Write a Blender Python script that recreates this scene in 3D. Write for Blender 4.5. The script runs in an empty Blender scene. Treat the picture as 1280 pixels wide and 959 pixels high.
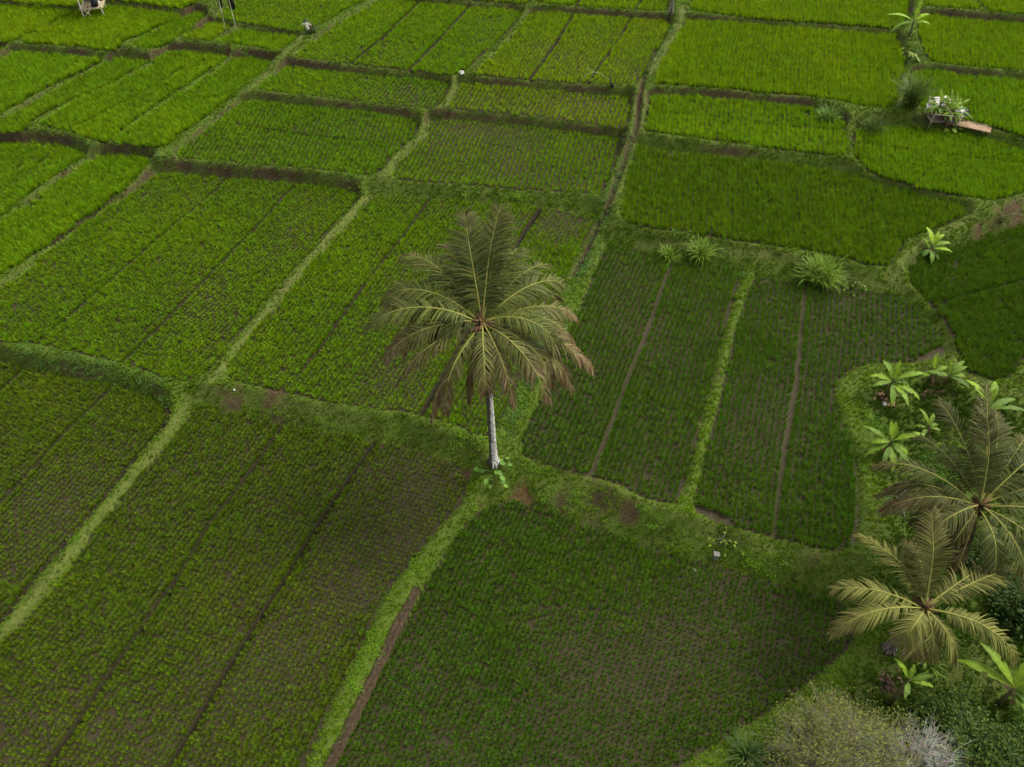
import bpy, math, random
import numpy as np
from mathutils import Vector, Matrix

random.seed(7)
RNG = np.random.default_rng(7)
scene = bpy.context.scene
C = scene.collection

# ---------------------------------------------------------------- camera, world, sun
CAM_H = 30.0
PITCH = math.radians(48.0)          # below the horizon
F_PX = 1000.0                       # focal length in photograph pixels (1280 wide)
cam = bpy.data.cameras.new("camera")
cam.sensor_width = 36.0
cam.lens = 36.0 * F_PX / 1280.0
cam.clip_start = 0.5
cam.clip_end = 5000
cam_o = bpy.data.objects.new("camera", cam)
cam_o.location = (0, 0, CAM_H)
cam_o.rotation_euler = (math.pi / 2 - PITCH, 0, 0)
C.objects.link(cam_o)
scene.camera = cam_o

SUN_EL, SUN_AZ = math.radians(52), math.radians(65)   # azimuth clockwise from +Y
world = bpy.data.worlds.new("World")
scene.world = world
world.use_nodes = True
wn = world.node_tree
for n in list(wn.nodes):
    wn.nodes.remove(n)
sky = wn.nodes.new("ShaderNodeTexSky")
sky.sky_type = 'NISHITA'
sky.sun_disc = False
sky.sun_elevation = SUN_EL
sky.sun_rotation = SUN_AZ
sky.air_density = 1.0
sky.dust_density = 4.0
hs = wn.nodes.new("ShaderNodeHueSaturation")          # overcast: the blue of the sky is greyed by cloud
hs.inputs["Saturation"].default_value = 0.2
bg = wn.nodes.new("ShaderNodeBackground")
bg.inputs["Strength"].default_value = 0.15
wo = wn.nodes.new("ShaderNodeOutputWorld")
wn.links.new(sky.outputs[0], hs.inputs["Color"])
wn.links.new(hs.outputs[0], bg.inputs["Color"])
wn.links.new(bg.outputs[0], wo.inputs["Surface"])

sun = bpy.data.lights.new("sun", 'SUN')
sun.energy = 1.5
sun.angle = math.radians(25)
sun.color = (1.0, 0.94, 0.80)
sun_o = bpy.data.objects.new("sun", sun)
sd = Vector((math.sin(SUN_AZ) * math.cos(SUN_EL), math.cos(SUN_AZ) * math.cos(SUN_EL), math.sin(SUN_EL)))
sun_o.rotation_euler = (-sd).to_track_quat('-Z', 'Y').to_euler()
sun_o.location = sd * 100
C.objects.link(sun_o)

scene.view_settings.view_transform = 'Standard'
scene.view_settings.look = 'None'
scene.view_settings.exposure = 1.12
scene.view_settings.gamma = 1.0
scene.cycles.max_bounces = 5
scene.cycles.diffuse_bounces = 3
scene.cycles.glossy_bounces = 2
scene.cycles.transmission_bounces = 3
scene.cycles.transparent_max_bounces = 4

# ---------------------------------------------------------------- helpers
SP, CP = math.sin(PITCH), math.cos(PITCH)


def at(px, py, z=0.0):
    """the point of the level z that the photograph shows at pixel (px, py)"""
    x = (px - 640.0) / F_PX
    v = (479.5 - py) / F_PX
    dx, dy, dz = x, CP + v * SP, -SP + v * CP
    t = (z - CAM_H) / dz
    return (dx * t, dy * t)


def project(P):
    P = np.asarray(P, float)
    x, y, z = P[..., 0], P[..., 1], P[..., 2] - CAM_H
    d = y * CP - z * SP
    u = y * SP + z * CP
    return 640 + F_PX * x / d, 479.5 - F_PX * u / d


def tag(o, label=None, cat=None, group=None, kind=None):
    if label: o['label'] = label
    if cat: o['category'] = cat
    if group: o['group'] = group
    if kind: o['kind'] = kind
    return o


def empty(name, loc, rz=0.0):
    o = bpy.data.objects.new(name, None)
    o.empty_display_size = 0.2
    o.location = loc
    o.rotation_euler = (0, 0, rz)
    C.objects.link(o)
    return o


def link(name, me, mat=None, parent=None, loc=None):
    o = bpy.data.objects.new(name, me)
    if mat and not me.materials:
        me.materials.append(mat)
    C.objects.link(o)
    if parent:
        o.parent = parent
    if loc is not None:
        o.location = loc
    return o


def np_mesh(name, V, faces, nper, smooth=True):
    """V (n,3), faces flat index array, nper = loops per face (int or array)"""
    V = np.asarray(V, np.float32)
    faces = np.asarray(faces, np.int32).ravel()
    me = bpy.data.meshes.new(name)
    if np.isscalar(nper):
        nper = np.full(len(faces) // nper, nper, np.int32)
    me.vertices.add(len(V)); me.vertices.foreach_set("co", V.ravel())
    me.loops.add(len(faces)); me.loops.foreach_set("vertex_index", faces)
    me.polygons.add(len(nper))
    st = np.concatenate([[0], np.cumsum(nper)[:-1]]).astype(np.int32)
    me.polygons.foreach_set("loop_start", st)
    me.polygons.foreach_set("loop_total", np.asarray(nper, np.int32))
    if smooth:
        me.polygons.foreach_set("use_smooth", np.ones(len(nper), bool))
    me.update(calc_edges=True)
    return me


class MB:
    """collects geometry with a colour per vertex; build() links it as ONE mesh object"""
    def __init__(s):
        s.v, s.f, s.c = [], [], []

    def add(s, vs, fs, col=(1, 1, 1)):
        b = len(s.v)
        s.v.extend(vs)
        s.f.extend([tuple(i + b for i in f) for f in fs])
        if len(vs) and hasattr(col[0], '__len__'):
            s.c.extend(col)
        else:
            s.c.extend([col] * len(vs))

    def tube(s, pts, rad, n=6, col=(1, 1, 1), cap=True):
        pts = [Vector(p) for p in pts]
        m = len(pts)
        if not hasattr(rad, '__len__'): rad = [rad] * m
        vs, fs = [], []
        ref = Vector((0.31, 0.17, 0.93))
        for i, p in enumerate(pts):
            t = (pts[min(i + 1, m - 1)] - pts[max(i - 1, 0)])
            t = t.normalized() if t.length > 1e-9 else Vector((0, 0, 1))
            if abs(t.dot(ref)) > 0.95: ref = Vector((0.9, 0.3, 0.1))
            a = t.cross(ref).normalized(); b = t.cross(a)
            for k in range(n):
                w = 2 * math.pi * k / n
                vs.append(tuple(p + (a * math.cos(w) + b * math.sin(w)) * rad[i]))
        for i in range(m - 1):
            for k in range(n):
                k2 = (k + 1) % n
                fs.append((i * n + k, i * n + k2, (i + 1) * n + k2, (i + 1) * n + k))
        if cap:
            fs.append(tuple(range(n - 1, -1, -1)))
            fs.append(tuple(range((m - 1) * n, m * n)))
        s.add(vs, fs, col)

    def box(s, c, size, M=None, col=(1, 1, 1), jit=0.0):
        hx, hy, hz = [q / 2 for q in size]
        vs = []
        for x, y, z in ((-1, -1, -1), (1, -1, -1), (1, 1, -1), (-1, 1, -1), (-1, -1, 1), (1, -1, 1), (1, 1, 1), (-1, 1, 1)):
            p = Vector((x * hx + random.uniform(-jit, jit), y * hy + random.uniform(-jit, jit), z * hz + random.uniform(-jit, jit)))
            if M is not None: p = M @ p
            vs.append(tuple(p + Vector(c)))
        s.add(vs, [(3, 2, 1, 0), (4, 5, 6, 7), (0, 1, 5, 4), (1, 2, 6, 5), (2, 3, 7, 6), (3, 0, 4, 7)], col)

    def mesh(s, name, smooth=True):
        me = bpy.data.meshes.new(name)
        me.from_pydata(s.v, [], s.f)
        if smooth:
            me.polygons.foreach_set("use_smooth", [True] * len(me.polygons))
        a = me.color_attributes.new("col", 'FLOAT_COLOR', 'POINT')
        a.data.foreach_set("color", np.c_[np.array(s.c, np.float32).reshape(-1, 3), np.ones(len(s.v), np.float32)].ravel())
        me.update()
        return me

    def build(s, name, mat, parent=None, loc=None, smooth=True):
        return link(name, s.mesh(name, smooth), mat, parent, loc)


def lattice(seed):
    r = np.random.default_rng(seed)
    return r.random((64, 64))


def vnoise(x, y, scale, seed):
    """smooth value noise in 0..1, scale in metres"""
    L = lattice(seed)
    u, v = np.asarray(x) / scale + 1000, np.asarray(y) / scale + 1000
    i, j = np.floor(u).astype(int), np.floor(v).astype(int)
    fu, fv = u - i, v - j
    fu = fu * fu * (3 - 2 * fu); fv = fv * fv * (3 - 2 * fv)
    i0, i1, j0, j1 = i % 64, (i + 1) % 64, j % 64, (j + 1) % 64
    return (L[i0, j0] * (1 - fu) + L[i1, j0] * fu) * (1 - fv) + (L[i0, j1] * (1 - fu) + L[i1, j1] * fu) * fv


def fbm(x, y, scale, seed):
    return (vnoise(x, y, scale, seed) * .5 + vnoise(x, y, scale * .47, seed + 1) * .3 + vnoise(x, y, scale * .21, seed + 2) * .2)


def seg_dist(X, Y, poly, closed=True):
    d = np.full(X.shape, 1e9)
    n = len(poly)
    for k in range(n if closed else n - 1):
        ax, ay = poly[k]; bx, by = poly[(k + 1) % n]
        vx, vy = bx - ax, by - ay
        L2 = vx * vx + vy * vy + 1e-12
        t = np.clip(((X - ax) * vx + (Y - ay) * vy) / L2, 0, 1)
        d = np.minimum(d, (X - ax - t * vx) ** 2 + (Y - ay - t * vy) ** 2)
    return np.sqrt(d)


def inside(X, Y, poly):
    r = np.zeros(X.shape, bool)
    n = len(poly)
    for k in range(n):
        ax, ay = poly[k]; bx, by = poly[(k + 1) % n]
        if ay == by: continue
        c = (ay > Y) != (by > Y)
        r ^= c & (X < (bx - ax) * (Y - ay) / (by - ay) + ax)
    return r


# ---------------------------------------------------------------- materials
def nodes_of(name):
    m = bpy.data.materials.new(name)
    m.use_nodes = True
    nt = m.node_tree
    p = nt.nodes["Principled BSDF"]
    return m, nt, p


def N(nt, typ, **kw):
    n = nt.nodes.new(typ)
    for k, v in kw.items():
        setattr(n, k, v)
    return n


def leaf_material(name, mode, rough=0.5, spec=0.25, trans=0.3, var=0.25):
    """mode 'INSTANCER': colour from the instance's tint; 'GEOMETRY': colour of the mesh"""
    m, nt, p = nodes_of(name)
    a = N(nt, "ShaderNodeAttribute", attribute_type=mode, attribute_name="tint" if mode == 'INSTANCER' else "col")
    col = a.outputs["Color"]
    if mode == 'INSTANCER':
        b = N(nt, "ShaderNodeAttribute", attribute_type='GEOMETRY', attribute_name="col")
        mx = N(nt, "ShaderNodeMix", data_type='RGBA', blend_type='MULTIPLY')
        mx.inputs[0].default_value = 1.0
        nt.links.new(col, mx.inputs[6]); nt.links.new(b.outputs["Color"], mx.inputs[7])
        col = mx.outputs[2]
    else:
        tc = N(nt, "ShaderNodeTexCoord"); nz = N(nt, "ShaderNodeTexNoise")
        nz.inputs["Scale"].default_value = 6.0; nz.inputs["Detail"].default_value = 4
        nt.links.new(tc.outputs["Object"], nz.inputs["Vector"])
        mr = N(nt, "ShaderNodeMapRange")
        mr.inputs[1].default_value = 0.3; mr.inputs[2].default_value = 0.7
        mr.inputs[3].default_value = 1 - var; mr.inputs[4].default_value = 1 + var
        nt.links.new(nz.outputs[0], mr.inputs[0])
        mx = N(nt, "ShaderNodeMix", data_type='RGBA', blend_type='MULTIPLY')
        mx.inputs[0].default_value = 1.0
        nt.links.new(col, mx.inputs[6]); nt.links.new(mr.outputs[0], mx.inputs[7])
        col = mx.outputs[2]
    nt.links.new(col, p.inputs["Base Color"])
    p.inputs["Roughness"].default_value = rough
    p.inputs["Specular IOR Level"].default_value = spec
    if trans > 0:
        tr = N(nt, "ShaderNodeBsdfTranslucent")
        nt.links.new(col, tr.inputs["Color"])
        ms = N(nt, "ShaderNodeMixShader"); ms.inputs[0].default_value = trans
        out = nt.nodes["Material Output"]
        nt.links.new(p.outputs[0], ms.inputs[1]); nt.links.new(tr.outputs[0], ms.inputs[2])
        nt.links.new(ms.outputs[0], out.inputs["Surface"])
    return m


def ramp(nt, src, stops):
    r = N(nt, "ShaderNodeValToRGB")
    e = r.color_ramp.elements
    while len(e) < len(stops): e.new(0.5)
    for q, (pos, c) in zip(e, stops):
        q.position = pos; q.color = (*c, 1)
    nt.links.new(src, r.inputs[0])
    return r.outputs[0]


def mixc(nt, f, a, b):
    mx = N(nt, "ShaderNodeMix", data_type='RGBA')
    for i, s in ((0, f), (6, a), (7, b)):
        if hasattr(s, 'is_linked'): nt.links.new(s, mx.inputs[i])
        elif i == 0: mx.inputs[0].default_value = s
        else: mx.inputs[i].default_value = (*s, 1)
    return mx.outputs[2]


def noise(nt, scale, detail=5, rough=0.6, coord="Object"):
    tc = N(nt, "ShaderNodeTexCoord"); nz = N(nt, "ShaderNodeTexNoise")
    nz.inputs["Scale"].default_value = scale; nz.inputs["Detail"].default_value = detail
    nz.inputs["Roughness"].default_value = rough
    nt.links.new(tc.outputs[coord], nz.inputs["Vector"])
    return nz.outputs[0]


def bump(nt, p, src, strength=0.4, dist=0.05):
    b = N(nt, "ShaderNodeBump"); b.inputs["Strength"].default_value = strength; b.inputs["Distance"].default_value = dist
    nt.links.new(src, b.inputs["Height"]); nt.links.new(b.outputs[0], p.inputs["Normal"])


def ground_material(name):
    m, nt, p = nodes_of(name)
    a = N(nt, "ShaderNodeAttribute", attribute_type='GEOMETRY', attribute_name="mask")
    sep = N(nt, "ShaderNodeSeparateColor"); nt.links.new(a.outputs["Color"], sep.inputs[0])
    n1, n2, n3 = noise(nt, 1.3, 6), noise(nt, 9, 6, .7), noise(nt, .35, 4)
    grass = ramp(nt, n2, [(.3, (.024, .042, .005)), (.5, (.052, .080, .009)), (.72, (.085, .110, .018))])
    soil = ramp(nt, n2, [(.3, (.022, .015, .008)), (.55, (.05, .035, .018)), (.75, (.10, .07, .038))])
    straw = ramp(nt, n2, [(.3, (.045, .058, .012)), (.5, (.088, .096, .024)), (.72, (.135, .130, .048))])
    red = ramp(nt, n2, [(.3, (.04, .023, .010)), (.5, (.095, .056, .022)), (.72, (.16, .10, .042))])
    c = mixc(nt, sep.outputs[1], grass, soil)
    mo = N(nt, "ShaderNodeMapRange"); mo.inputs[1].default_value = .38; mo.inputs[2].default_value = .60; mo.inputs[3].default_value = .30
    nt.links.new(noise(nt, 3.2, 5, .7), mo.inputs[0])
    pf = N(nt, "ShaderNodeMath", operation='MULTIPLY'); nt.links.new(sep.outputs[0], pf.inputs[0]); nt.links.new(mo.outputs[0], pf.inputs[1])
    c = mixc(nt, pf.outputs[0], c, straw)
    c = mixc(nt, sep.outputs[2], c, red)
    nt.links.new(c, p.inputs["Base Color"])
    p.inputs["Roughness"].default_value = 0.9
    p.inputs["Specular IOR Level"].default_value = 0.1
    bump(nt, p, n2, .8, .08)
    return m


def mud_material(name):
    m, nt, p = nodes_of(name)
    n1, n2, n3 = noise(nt, 1.1, 6, .6), noise(nt, 14, 5, .7), noise(nt, .3, 3)
    a = N(nt, "ShaderNodeAttribute", attribute_type='GEOMETRY', attribute_name="mask")
    sep = N(nt, "ShaderNodeSeparateColor"); nt.links.new(a.outputs["Color"], sep.inputs[0])
    wet = ramp(nt, n2, [(.3, (.009, .008, .003)), (.55, (.021, .018, .006)), (.75, (.036, .030, .011))])
    dry = ramp(nt, n2, [(.3, (.026, .021, .011)), (.55, (.048, .039, .022)), (.75, (.082, .067, .041))])
    c0 = mixc(nt, n1, wet, dry)
    c = mixc(nt, sep.outputs[0], c0, dry)
    c = mixc(nt, sep.outputs[1], c, (.007, .006, .002))  # shade between the rice rows, painted near-black into the furrow mud
    nt.links.new(c, p.inputs["Base Color"])
    r = N(nt, "ShaderNodeMapRange"); r.inputs[3].default_value = .55; r.inputs[4].default_value = .95
    nt.links.new(n1, r.inputs[0]); nt.links.new(r.outputs[0], p.inputs["Roughness"])
    p.inputs["Specular IOR Level"].default_value = 0.07
    bump(nt, p, n2, .7, .05)
    return m


def plain(name, stops, scale=8, rough=0.8, spec=0.2, bmp=0.3, detail=5):
    m, nt, p = nodes_of(name)
    n = noise(nt, scale, detail, .65)
    nt.links.new(ramp(nt, n, stops), p.inputs["Base Color"])
    p.inputs["Roughness"].default_value = rough
    p.inputs["Specular IOR Level"].default_value = spec
    if bmp: bump(nt, p, n, bmp, .03)
    return m


def vcol_material(name, rough=0.8, spec=0.15, scale=10, var=0.3):
    return leaf_material(name, 'GEOMETRY', rough, spec, 0.0, var)


M_GROUND = ground_material("ground_grass_soil")
M_MUD = mud_material("paddy_mud")
M_RICE = leaf_material("rice_leaf", 'INSTANCER', .6, .08, .35)
M_GRASS = leaf_material("grass_leaf", 'INSTANCER', .7, .06, .3)
M_LEAF = leaf_material("plant_leaf", 'GEOMETRY', .55, .14, .3, .22)
M_FROND = leaf_material("palm_leaf", 'GEOMETRY', .6, .10, .22, .18)
M_WOOD = vcol_material("weathered_wood", .85)
M_TWIG = vcol_material("grey_twig", .9)
M_CLOTH = vcol_material("cloth", .9)
M_SHEET = plain("white_sheet", [(.3, (.35, .33, .30)), (.55, (.62, .60, .56)), (.75, (.75, .74, .70))], 5, .6, .3, .3)
M_STONE = plain("pale_stone", [(.3, (.06, .055, .045)), (.55, (.16, .15, .13)), (.75, (.32, .30, .26))], 9, .9, .2, .5)
M_DITCH = plain("trench_soil", [(.3, (.016, .011, .006)), (.52, (.042, .029, .017)), (.75, (.080, .058, .036))], 7, .95, .1, .9, 7)
M_LEAFLITTER = vcol_material("dead_leaf", .9)


def trunk_material():
    m, nt, p = nodes_of("palm_bark_lichen")
    tc = N(nt, "ShaderNodeTexCoord")
    sx = N(nt, "ShaderNodeSeparateXYZ"); nt.links.new(tc.outputs["Object"], sx.inputs[0])
    n1, n2 = noise(nt, 7, 6, .7), noise(nt, 16, 5, .7)
    lich = ramp(nt, n2, [(.28, (.20, .18, .15)), (.5, (.52, .50, .45)), (.7, (.70, .68, .62))])
    dark = ramp(nt, n2, [(.3, (.020, .016, .010)), (.7, (.075, .062, .042))])
    # dark band down the trunk's western side
    a = N(nt, "ShaderNodeMath", operation='MULTIPLY'); a.inputs[1].default_value = 5.0
    nt.links.new(sx.outputs[0], a.inputs[0])
    b = N(nt, "ShaderNodeMath", operation='ADD'); nt.links.new(a.outputs[0], b.inputs[0]); nt.links.new(n1, b.inputs[1])
    mr = N(nt, "ShaderNodeMapRange"); mr.inputs[1].default_value = .10; mr.inputs[2].default_value = .24
    nt.links.new(b.outputs[0], mr.inputs[0])
    wv = N(nt, "ShaderNodeTexWave", wave_type='BANDS', bands_direction='Z')
    wv.inputs["Scale"].default_value = 1.9; wv.inputs["Distortion"].default_value = 5.0; wv.inputs["Detail"].default_value = 3
    nt.links.new(tc.outputs["Object"], wv.inputs["Vector"])
    sc_ = N(nt, "ShaderNodeMapRange"); sc_.inputs[1].default_value = .0; sc_.inputs[2].default_value = .16
    nt.links.new(wv.outputs["Fac"], sc_.inputs[0])
    sp_ = N(nt, "ShaderNodeMapRange"); sp_.inputs[1].default_value = .41; sp_.inputs[2].default_value = .47
    nt.links.new(n1, sp_.inputs[0])
    lich = mixc(nt, sp_.outputs[0], dark, lich)
    lich = mixc(nt, sc_.outputs[0], (.26, .23, .18), lich)
    nt.links.new(mixc(nt, mr.outputs[0], dark, lich), p.inputs["Base Color"])
    p.inputs["Roughness"].default_value = .9
    bump(nt, p, n2, .6, .03)
    return m


M_TRUNK = trunk_material()
M_BARK = plain("palm_bark_grey", [(.3, (.05, .042, .03)), (.55, (.13, .11, .085)), (.75, (.26, .235, .19))], 9, .9, .15, .6)

# ---------------------------------------------------------------- the paddies, traced as outlines on their own levels
# name, level z, bank steepness k, outline, tracks [(width, dry, points)], row direction (two points), spacing, size, patchiness, tint, label
G0 = (.088, .152, .005)       # young rice, mid green
G1 = (.138, .240, .002)       # bright lush rice
G2 = (.060, .136, .006)       # deep green rice
G3 = (.155, .255, .003)       # yellowish green
FIELDS = [
 dict(z=.35, k=1.6, sp=(.225, .205), s=.86, patch=.45, tint=G0, d=((140, 487), (0, 632)),
  poly=[(-160,440),(0,449),(32,461),(72,471),(110,477),(150,481),(172,489),(196,501),(214,512),(214,521),(205,537),(158,590),(138,617),(105,657),(70,697),(43,729),(-2,786),(-72,880),(-200,1000)],
  tr=[(.075, 0, [(140,487),(87,537),(0,631),(-90,725)]), (.075, 0, [(32,462),(0,491),(-60,545)]), (.05, 0, [(211,522),(202,537),(155,590),(135,617),(102,657),(67,697),(40,729),(-5,786),(-75,880)])],  # last track: shadow line beside the path, put in as a dark furrow
  label="young rice paddy at the left edge, between the weedy bank and the pale footpath below it"),
 dict(z=.25, k=.9, sp=(.225, .205), s=.84, patch=.45, tint=G0, d=((354, 535), (220, 726)),
  poly=[(240,516),(265,513),(320,518),(350,527),(387,537),(440,543),(470,551),(500,555),(532,566),(562,576),(580,588),(586,605),(577,630),(557,652),(532,680),(507,712),(482,744),(460,791),(427,856),(402,911),(382,959),(345,1060),(-200,1060),(-120,960),(-60,880),(0,804),(45,759),(70,734),(112,670),(140,637),(170,597),(200,565),(225,535)],
  tr=[(.075, 0, [(355,530),(320,581),(295,615),(265,652),(247,682),(220,726),(185,774),(150,826),(125,861),(100,899),(80,929),(60,956),(0,1045)]),
      (.075, 0, [(471,551),(445,587),(420,622),(395,660),(357,724),(317,785),(287,834),(262,874),(245,904),(215,954),(155,1050)])],
  label="big sparse rice paddy at bottom left with two dark furrows, brown mud showing between clumps"),
 dict(z=.0, k=.75, sp=(.215, .195), s=.84, patch=.5, tint=G2, d=((640, 640), (500, 940)),
  poly=[(612,633),(640,623),(672,632),(702,642),(740,655),(790,675),(820,685),(857,697),(890,703),(935,719),(957,726),(1010,740),(1050,753),(1072,770),(1074,790),(1060,811),(1035,834),(992,869),(960,892),(915,919),(857,954),(760,1020),(700,1060),(375,1060),(422,951),(442,909),(462,866),(484,821),(497,794),(527,738),(534,727),(552,697),(570,670),(586,650)],
  tr=[], label="dark rice paddy at bottom centre, right of the bare brown trench"),
 dict(z=1.0, k=2.0, sp=(.245, .20), s=.92, patch=.4, tint=(0.111,0.213,0.003), d=((270, 240), (48, 428)),
  poly=[(196,218),(225,217),(250,221),(285,223),(320,226),(370,229),(420,237),(446,242),(450,250),(418,285),(393,312),(368,337),(333,375),(318,397),(285,437),(268,462),(258,467),(237,478),(205,474),(175,464),(150,455),(87,440),(47,431),(0,430),(-160,432),(-160,440),(-60,398),(0,361),(25,345),(67,310),(125,267),(165,243)],
  tr=[(.075, 0, [(284,224),(268,240),(150,342),(115,372),(47,431)]), (.075, 0, [(370,231),(320,286),(270,337),(207,402),(152,456)])],
  label="long rice paddy at middle left striped by two dark furrows, left of the straight dry path"),
 dict(z=1.0, k=.9, sp=(.245, .20), s=.92, patch=.45, tint=(0.114,0.217,0.003), d=((537, 250), (402, 435)),
  poly=[(464,246),(507,245),(540,248),(570,251),(640,256),(690,260),(742,268),(746,274),(740,290),(715,332),(700,372),(675,425),(650,475),(632,515),(612,545),(590,545),(570,532),(532,521),(515,517),(470,512),(420,505),(382,498),(337,487),(290,476),(284,467),(284,457),(302,430),(322,407),(359,370),(384,335),(422,295),(447,265)],
  tr=[(.075, 0, [(537,250),(505,295),(475,332),(435,387),(402,435),(375,468)]), (.13, 0, [(675,262),(657,290),(620,350),(580,425),(545,487),(528,518)])],
  label="rice paddy behind the tall central palm, between the dry path and the weedy water channel"),
 dict(z=1.0, k=.8, sp=(.26, .19), s=.90, patch=.45, tint=G2, d=((842, 325), (740, 592)),
  poly=[(757,303),(802,312),(840,322),(877,327),(924,337),(927,345),(917,380),(905,422),(890,479),(877,530),(865,585),(852,615),(845,631),(827,630),(802,622),(775,607),(740,597),(715,590),(672,580),(650,567),(650,550),(655,537),(672,505),(695,455),(715,408),(730,370),(745,335)],
  tr=[(.085, 1, [(842,323),(825,367),(817,395),(800,437),(782,480),(765,530),(740,594)])],
  label="deep green rice paddy right of the central palm, left of the grassy dividing ridge"),
 dict(z=1.0, k=.8, sp=(.26, .19), s=.90, patch=.45, tint=G2, d=((1007, 355), (975, 610)),
  poly=[(944,346),(960,347),(1010,352),(1055,357),(1085,362),(1122,366),(1135,375),(1152,388),(1167,402),(1180,425),(1183,440),(1172,448),(1135,455),(1085,456),(1065,463),(1048,477),(1042,497),(1052,522),(1067,560),(1074,592),(1075,655),(1070,680),(1052,690),(1022,687),(985,677),(960,672),(902,655),(868,640),(865,630),(872,605),(885,550),(900,495),(903,477),(922,402),(935,362)],
  tr=[(.085, 1, [(1007,354),(1002,410),(996,477),(985,542),(977,592),(967,674)]), (.085, 1, [(1046,500),(1056,524),(1068,560),(1072,600),(1072,655),(1066,682)]), (.3, 1, [(866,636),(905,653)]), (.35, 1, [(1160,450),(1184,438)])],
  label="curved deep green rice paddy wrapped around the banana plants, right of the grassy dividing ridge"),
 dict(z=1.3, k=1.2, sp=(.25, .21), s=1.06, patch=.25, tint=(.056, .118, .004), d=((1160, 330), (1240, 470)),
  poly=[(1135,337),(1150,325),(1185,312),(1220,301),(1280,281),(1440,236),(1440,400),(1330,430),(1280,448),(1262,472),(1242,477),(1210,469),(1199,457),(1192,425),(1180,402),(1160,380),(1137,353)],
  tr=[(.08, 0, [(1182,377),(1210,370),(1280,352),(1360,332)])],
  label="dense dark green rice paddy at the right edge below the bare brown bank"),
 dict(z=1.8, k=1.2, sp=(.29, .21), s=1.05, patch=.3, tint=(.082, .162, .003), d=((960, 210), (966, 306)),
  poly=[(797,184),(830,190),(880,196),(960,204),(1017,211),(1060,219),(1095,231),(1135,242),(1185,255),(1205,261),(1206,270),(1185,281),(1150,294),(1132,304),(1120,322),(1110,334),(1085,333),(1055,324),(1010,315),(960,308),(902,299),(852,292),(802,285),(782,278),(775,267),(780,250),(782,225),(789,202)],
  tr=[], label="wide green rice paddy above the three clumps of tall grass, right of the channel"),
 dict(z=2.4, k=2, sp=(.29, .21), s=1.08, patch=.15, tint=(0.116,0.243,0.003), d=((930, 130), (926, 180)),
  poly=[(812,122),(865,122),(960,131),(1010,136),(1047,146),(1056,156),(1057,175),(1060,194),(1050,197),(1010,192),(960,186),(890,177),(840,170),(807,166),(805,150)],
  tr=[(.08, 0, [(808,141),(880,147),(960,158),(1056,166)])], label="narrow bright rice paddy in a band left of the two round grass clumps"),
 dict(z=2.2, k=1.2, sp=(.27, .21), s=1.08, patch=.15, tint=(0.111,0.236,0.003), d=((1160, 170), (1166, 235)),
  poly=[(1064,172),(1072,162),(1122,161),(1160,165),(1197,168),(1235,176),(1260,186),(1280,194),(1345,214),(1340,224),(1280,241),(1242,252),(1235,251),(1172,242),(1147,237),(1110,225),(1085,215),(1070,202),(1065,185)],
  tr=[(.08, 0, [(1066,180),(1150,192),(1280,207)])], label="fan-shaped bright rice paddy in front of the ruined shelter"),
 dict(z=2.9, k=2, sp=(.28, .21), s=1.1, patch=.12, tint=G1, d=((980, 40), (972, 118)),
  poly=[(857,27),(900,29),(960,34),(1035,40),(1118,46),(1124,55),(1127,67),(1131,76),(1129,90),(1124,107),(1119,133),(1107,137),(1080,135),(1047,127),(1010,122),(960,118),(890,111),(818,107),(822,87),(840,55)],
  tr=[], label="large bright rice paddy at upper right, right of the long diagonal channel"),
 dict(z=3.3, k=2, sp=(.28, .21), s=1.1, patch=.1, tint=G1, d=((1000, 0), (994, 28)),
  poly=[(866,-60),(864,0),(864,14),(877,17),(960,26),(1035,31),(1110,37),(1128,36),(1134,22),(1137,0),(1140,-60)],
  tr=[], label="bright rice paddy cut by the top edge, left of the far banana plant"),
 dict(z=3.2, k=2, sp=(.28, .21), s=1.1, patch=.12, tint=G1, d=((1220, 30), (1222, 88)),
  poly=[(1150,22),(1160,21),(1200,26),(1280,32),(1440,42),(1440,108),(1280,90),(1200,84),(1165,79),(1156,72),(1150,55),(1145,35)],
  tr=[], label="bright rice paddy at the top right edge, right of the far banana plant"),
 dict(z=2.8, k=2, sp=(.28, .21), s=1.1, patch=.12, tint=(0.116,0.243,0.003), d=((1220, 100), (1222, 150)),
  poly=[(1138,92),(1165,90),(1200,96),(1280,103),(1440,120),(1440,220),(1350,195),(1280,174),(1247,162),(1205,152),(1165,143),(1142,130),(1135,112)],
  tr=[], label="bright rice paddy at the right edge directly behind the ruined shelter"),
 dict(z=3.7, k=2, sp=(.3, .22), s=1.1, patch=.1, tint=G1, d=((1190, -10), (1192, 10)),
  poly=[(1150,-50),(1152,0),(1156,9),(1180,11),(1228,15),(1215,0),(1180,-50)],
  tr=[], label="small slice of bright rice at the top edge, left of a thin diagonal ridge"),
 dict(z=3.7, k=2, sp=(.3, .22), s=1.1, patch=.1, tint=G1, d=((1260, -10), (1262, 10)),
  poly=[(1186,-50),(1220,0),(1236,16),(1280,20),(1440,34),(1440,-50)],
  tr=[], label="slice of bright rice in the top right corner, right of a thin diagonal ridge"),
 dict(z=1.6, k=2, sp=(.31, .18), s=.80, patch=.7, tint=(0.114,0.224,0.003), d=((640, 160), (610, 232)),
  poly=[(537,150),(570,151),(640,157),(690,163),(740,170),(774,174),(776,182),(768,207),(757,235),(750,245),(715,242),(640,237),(570,231),(500,226),(488,220),(492,209),(510,192),(532,172)],
  tr=[(-.045, 0, [(545,172),(640,185),(768,197)]), (-.05, 0, [(520,195),(640,209),(762,223)])],
  label="sparse rice paddy with pale mud between rows, above and behind the palm crown"),
 dict(z=2.2, k=2, sp=(.32, .20), s=.92, patch=.5, tint=G3, d=((680, 115), (664, 146)),
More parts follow.
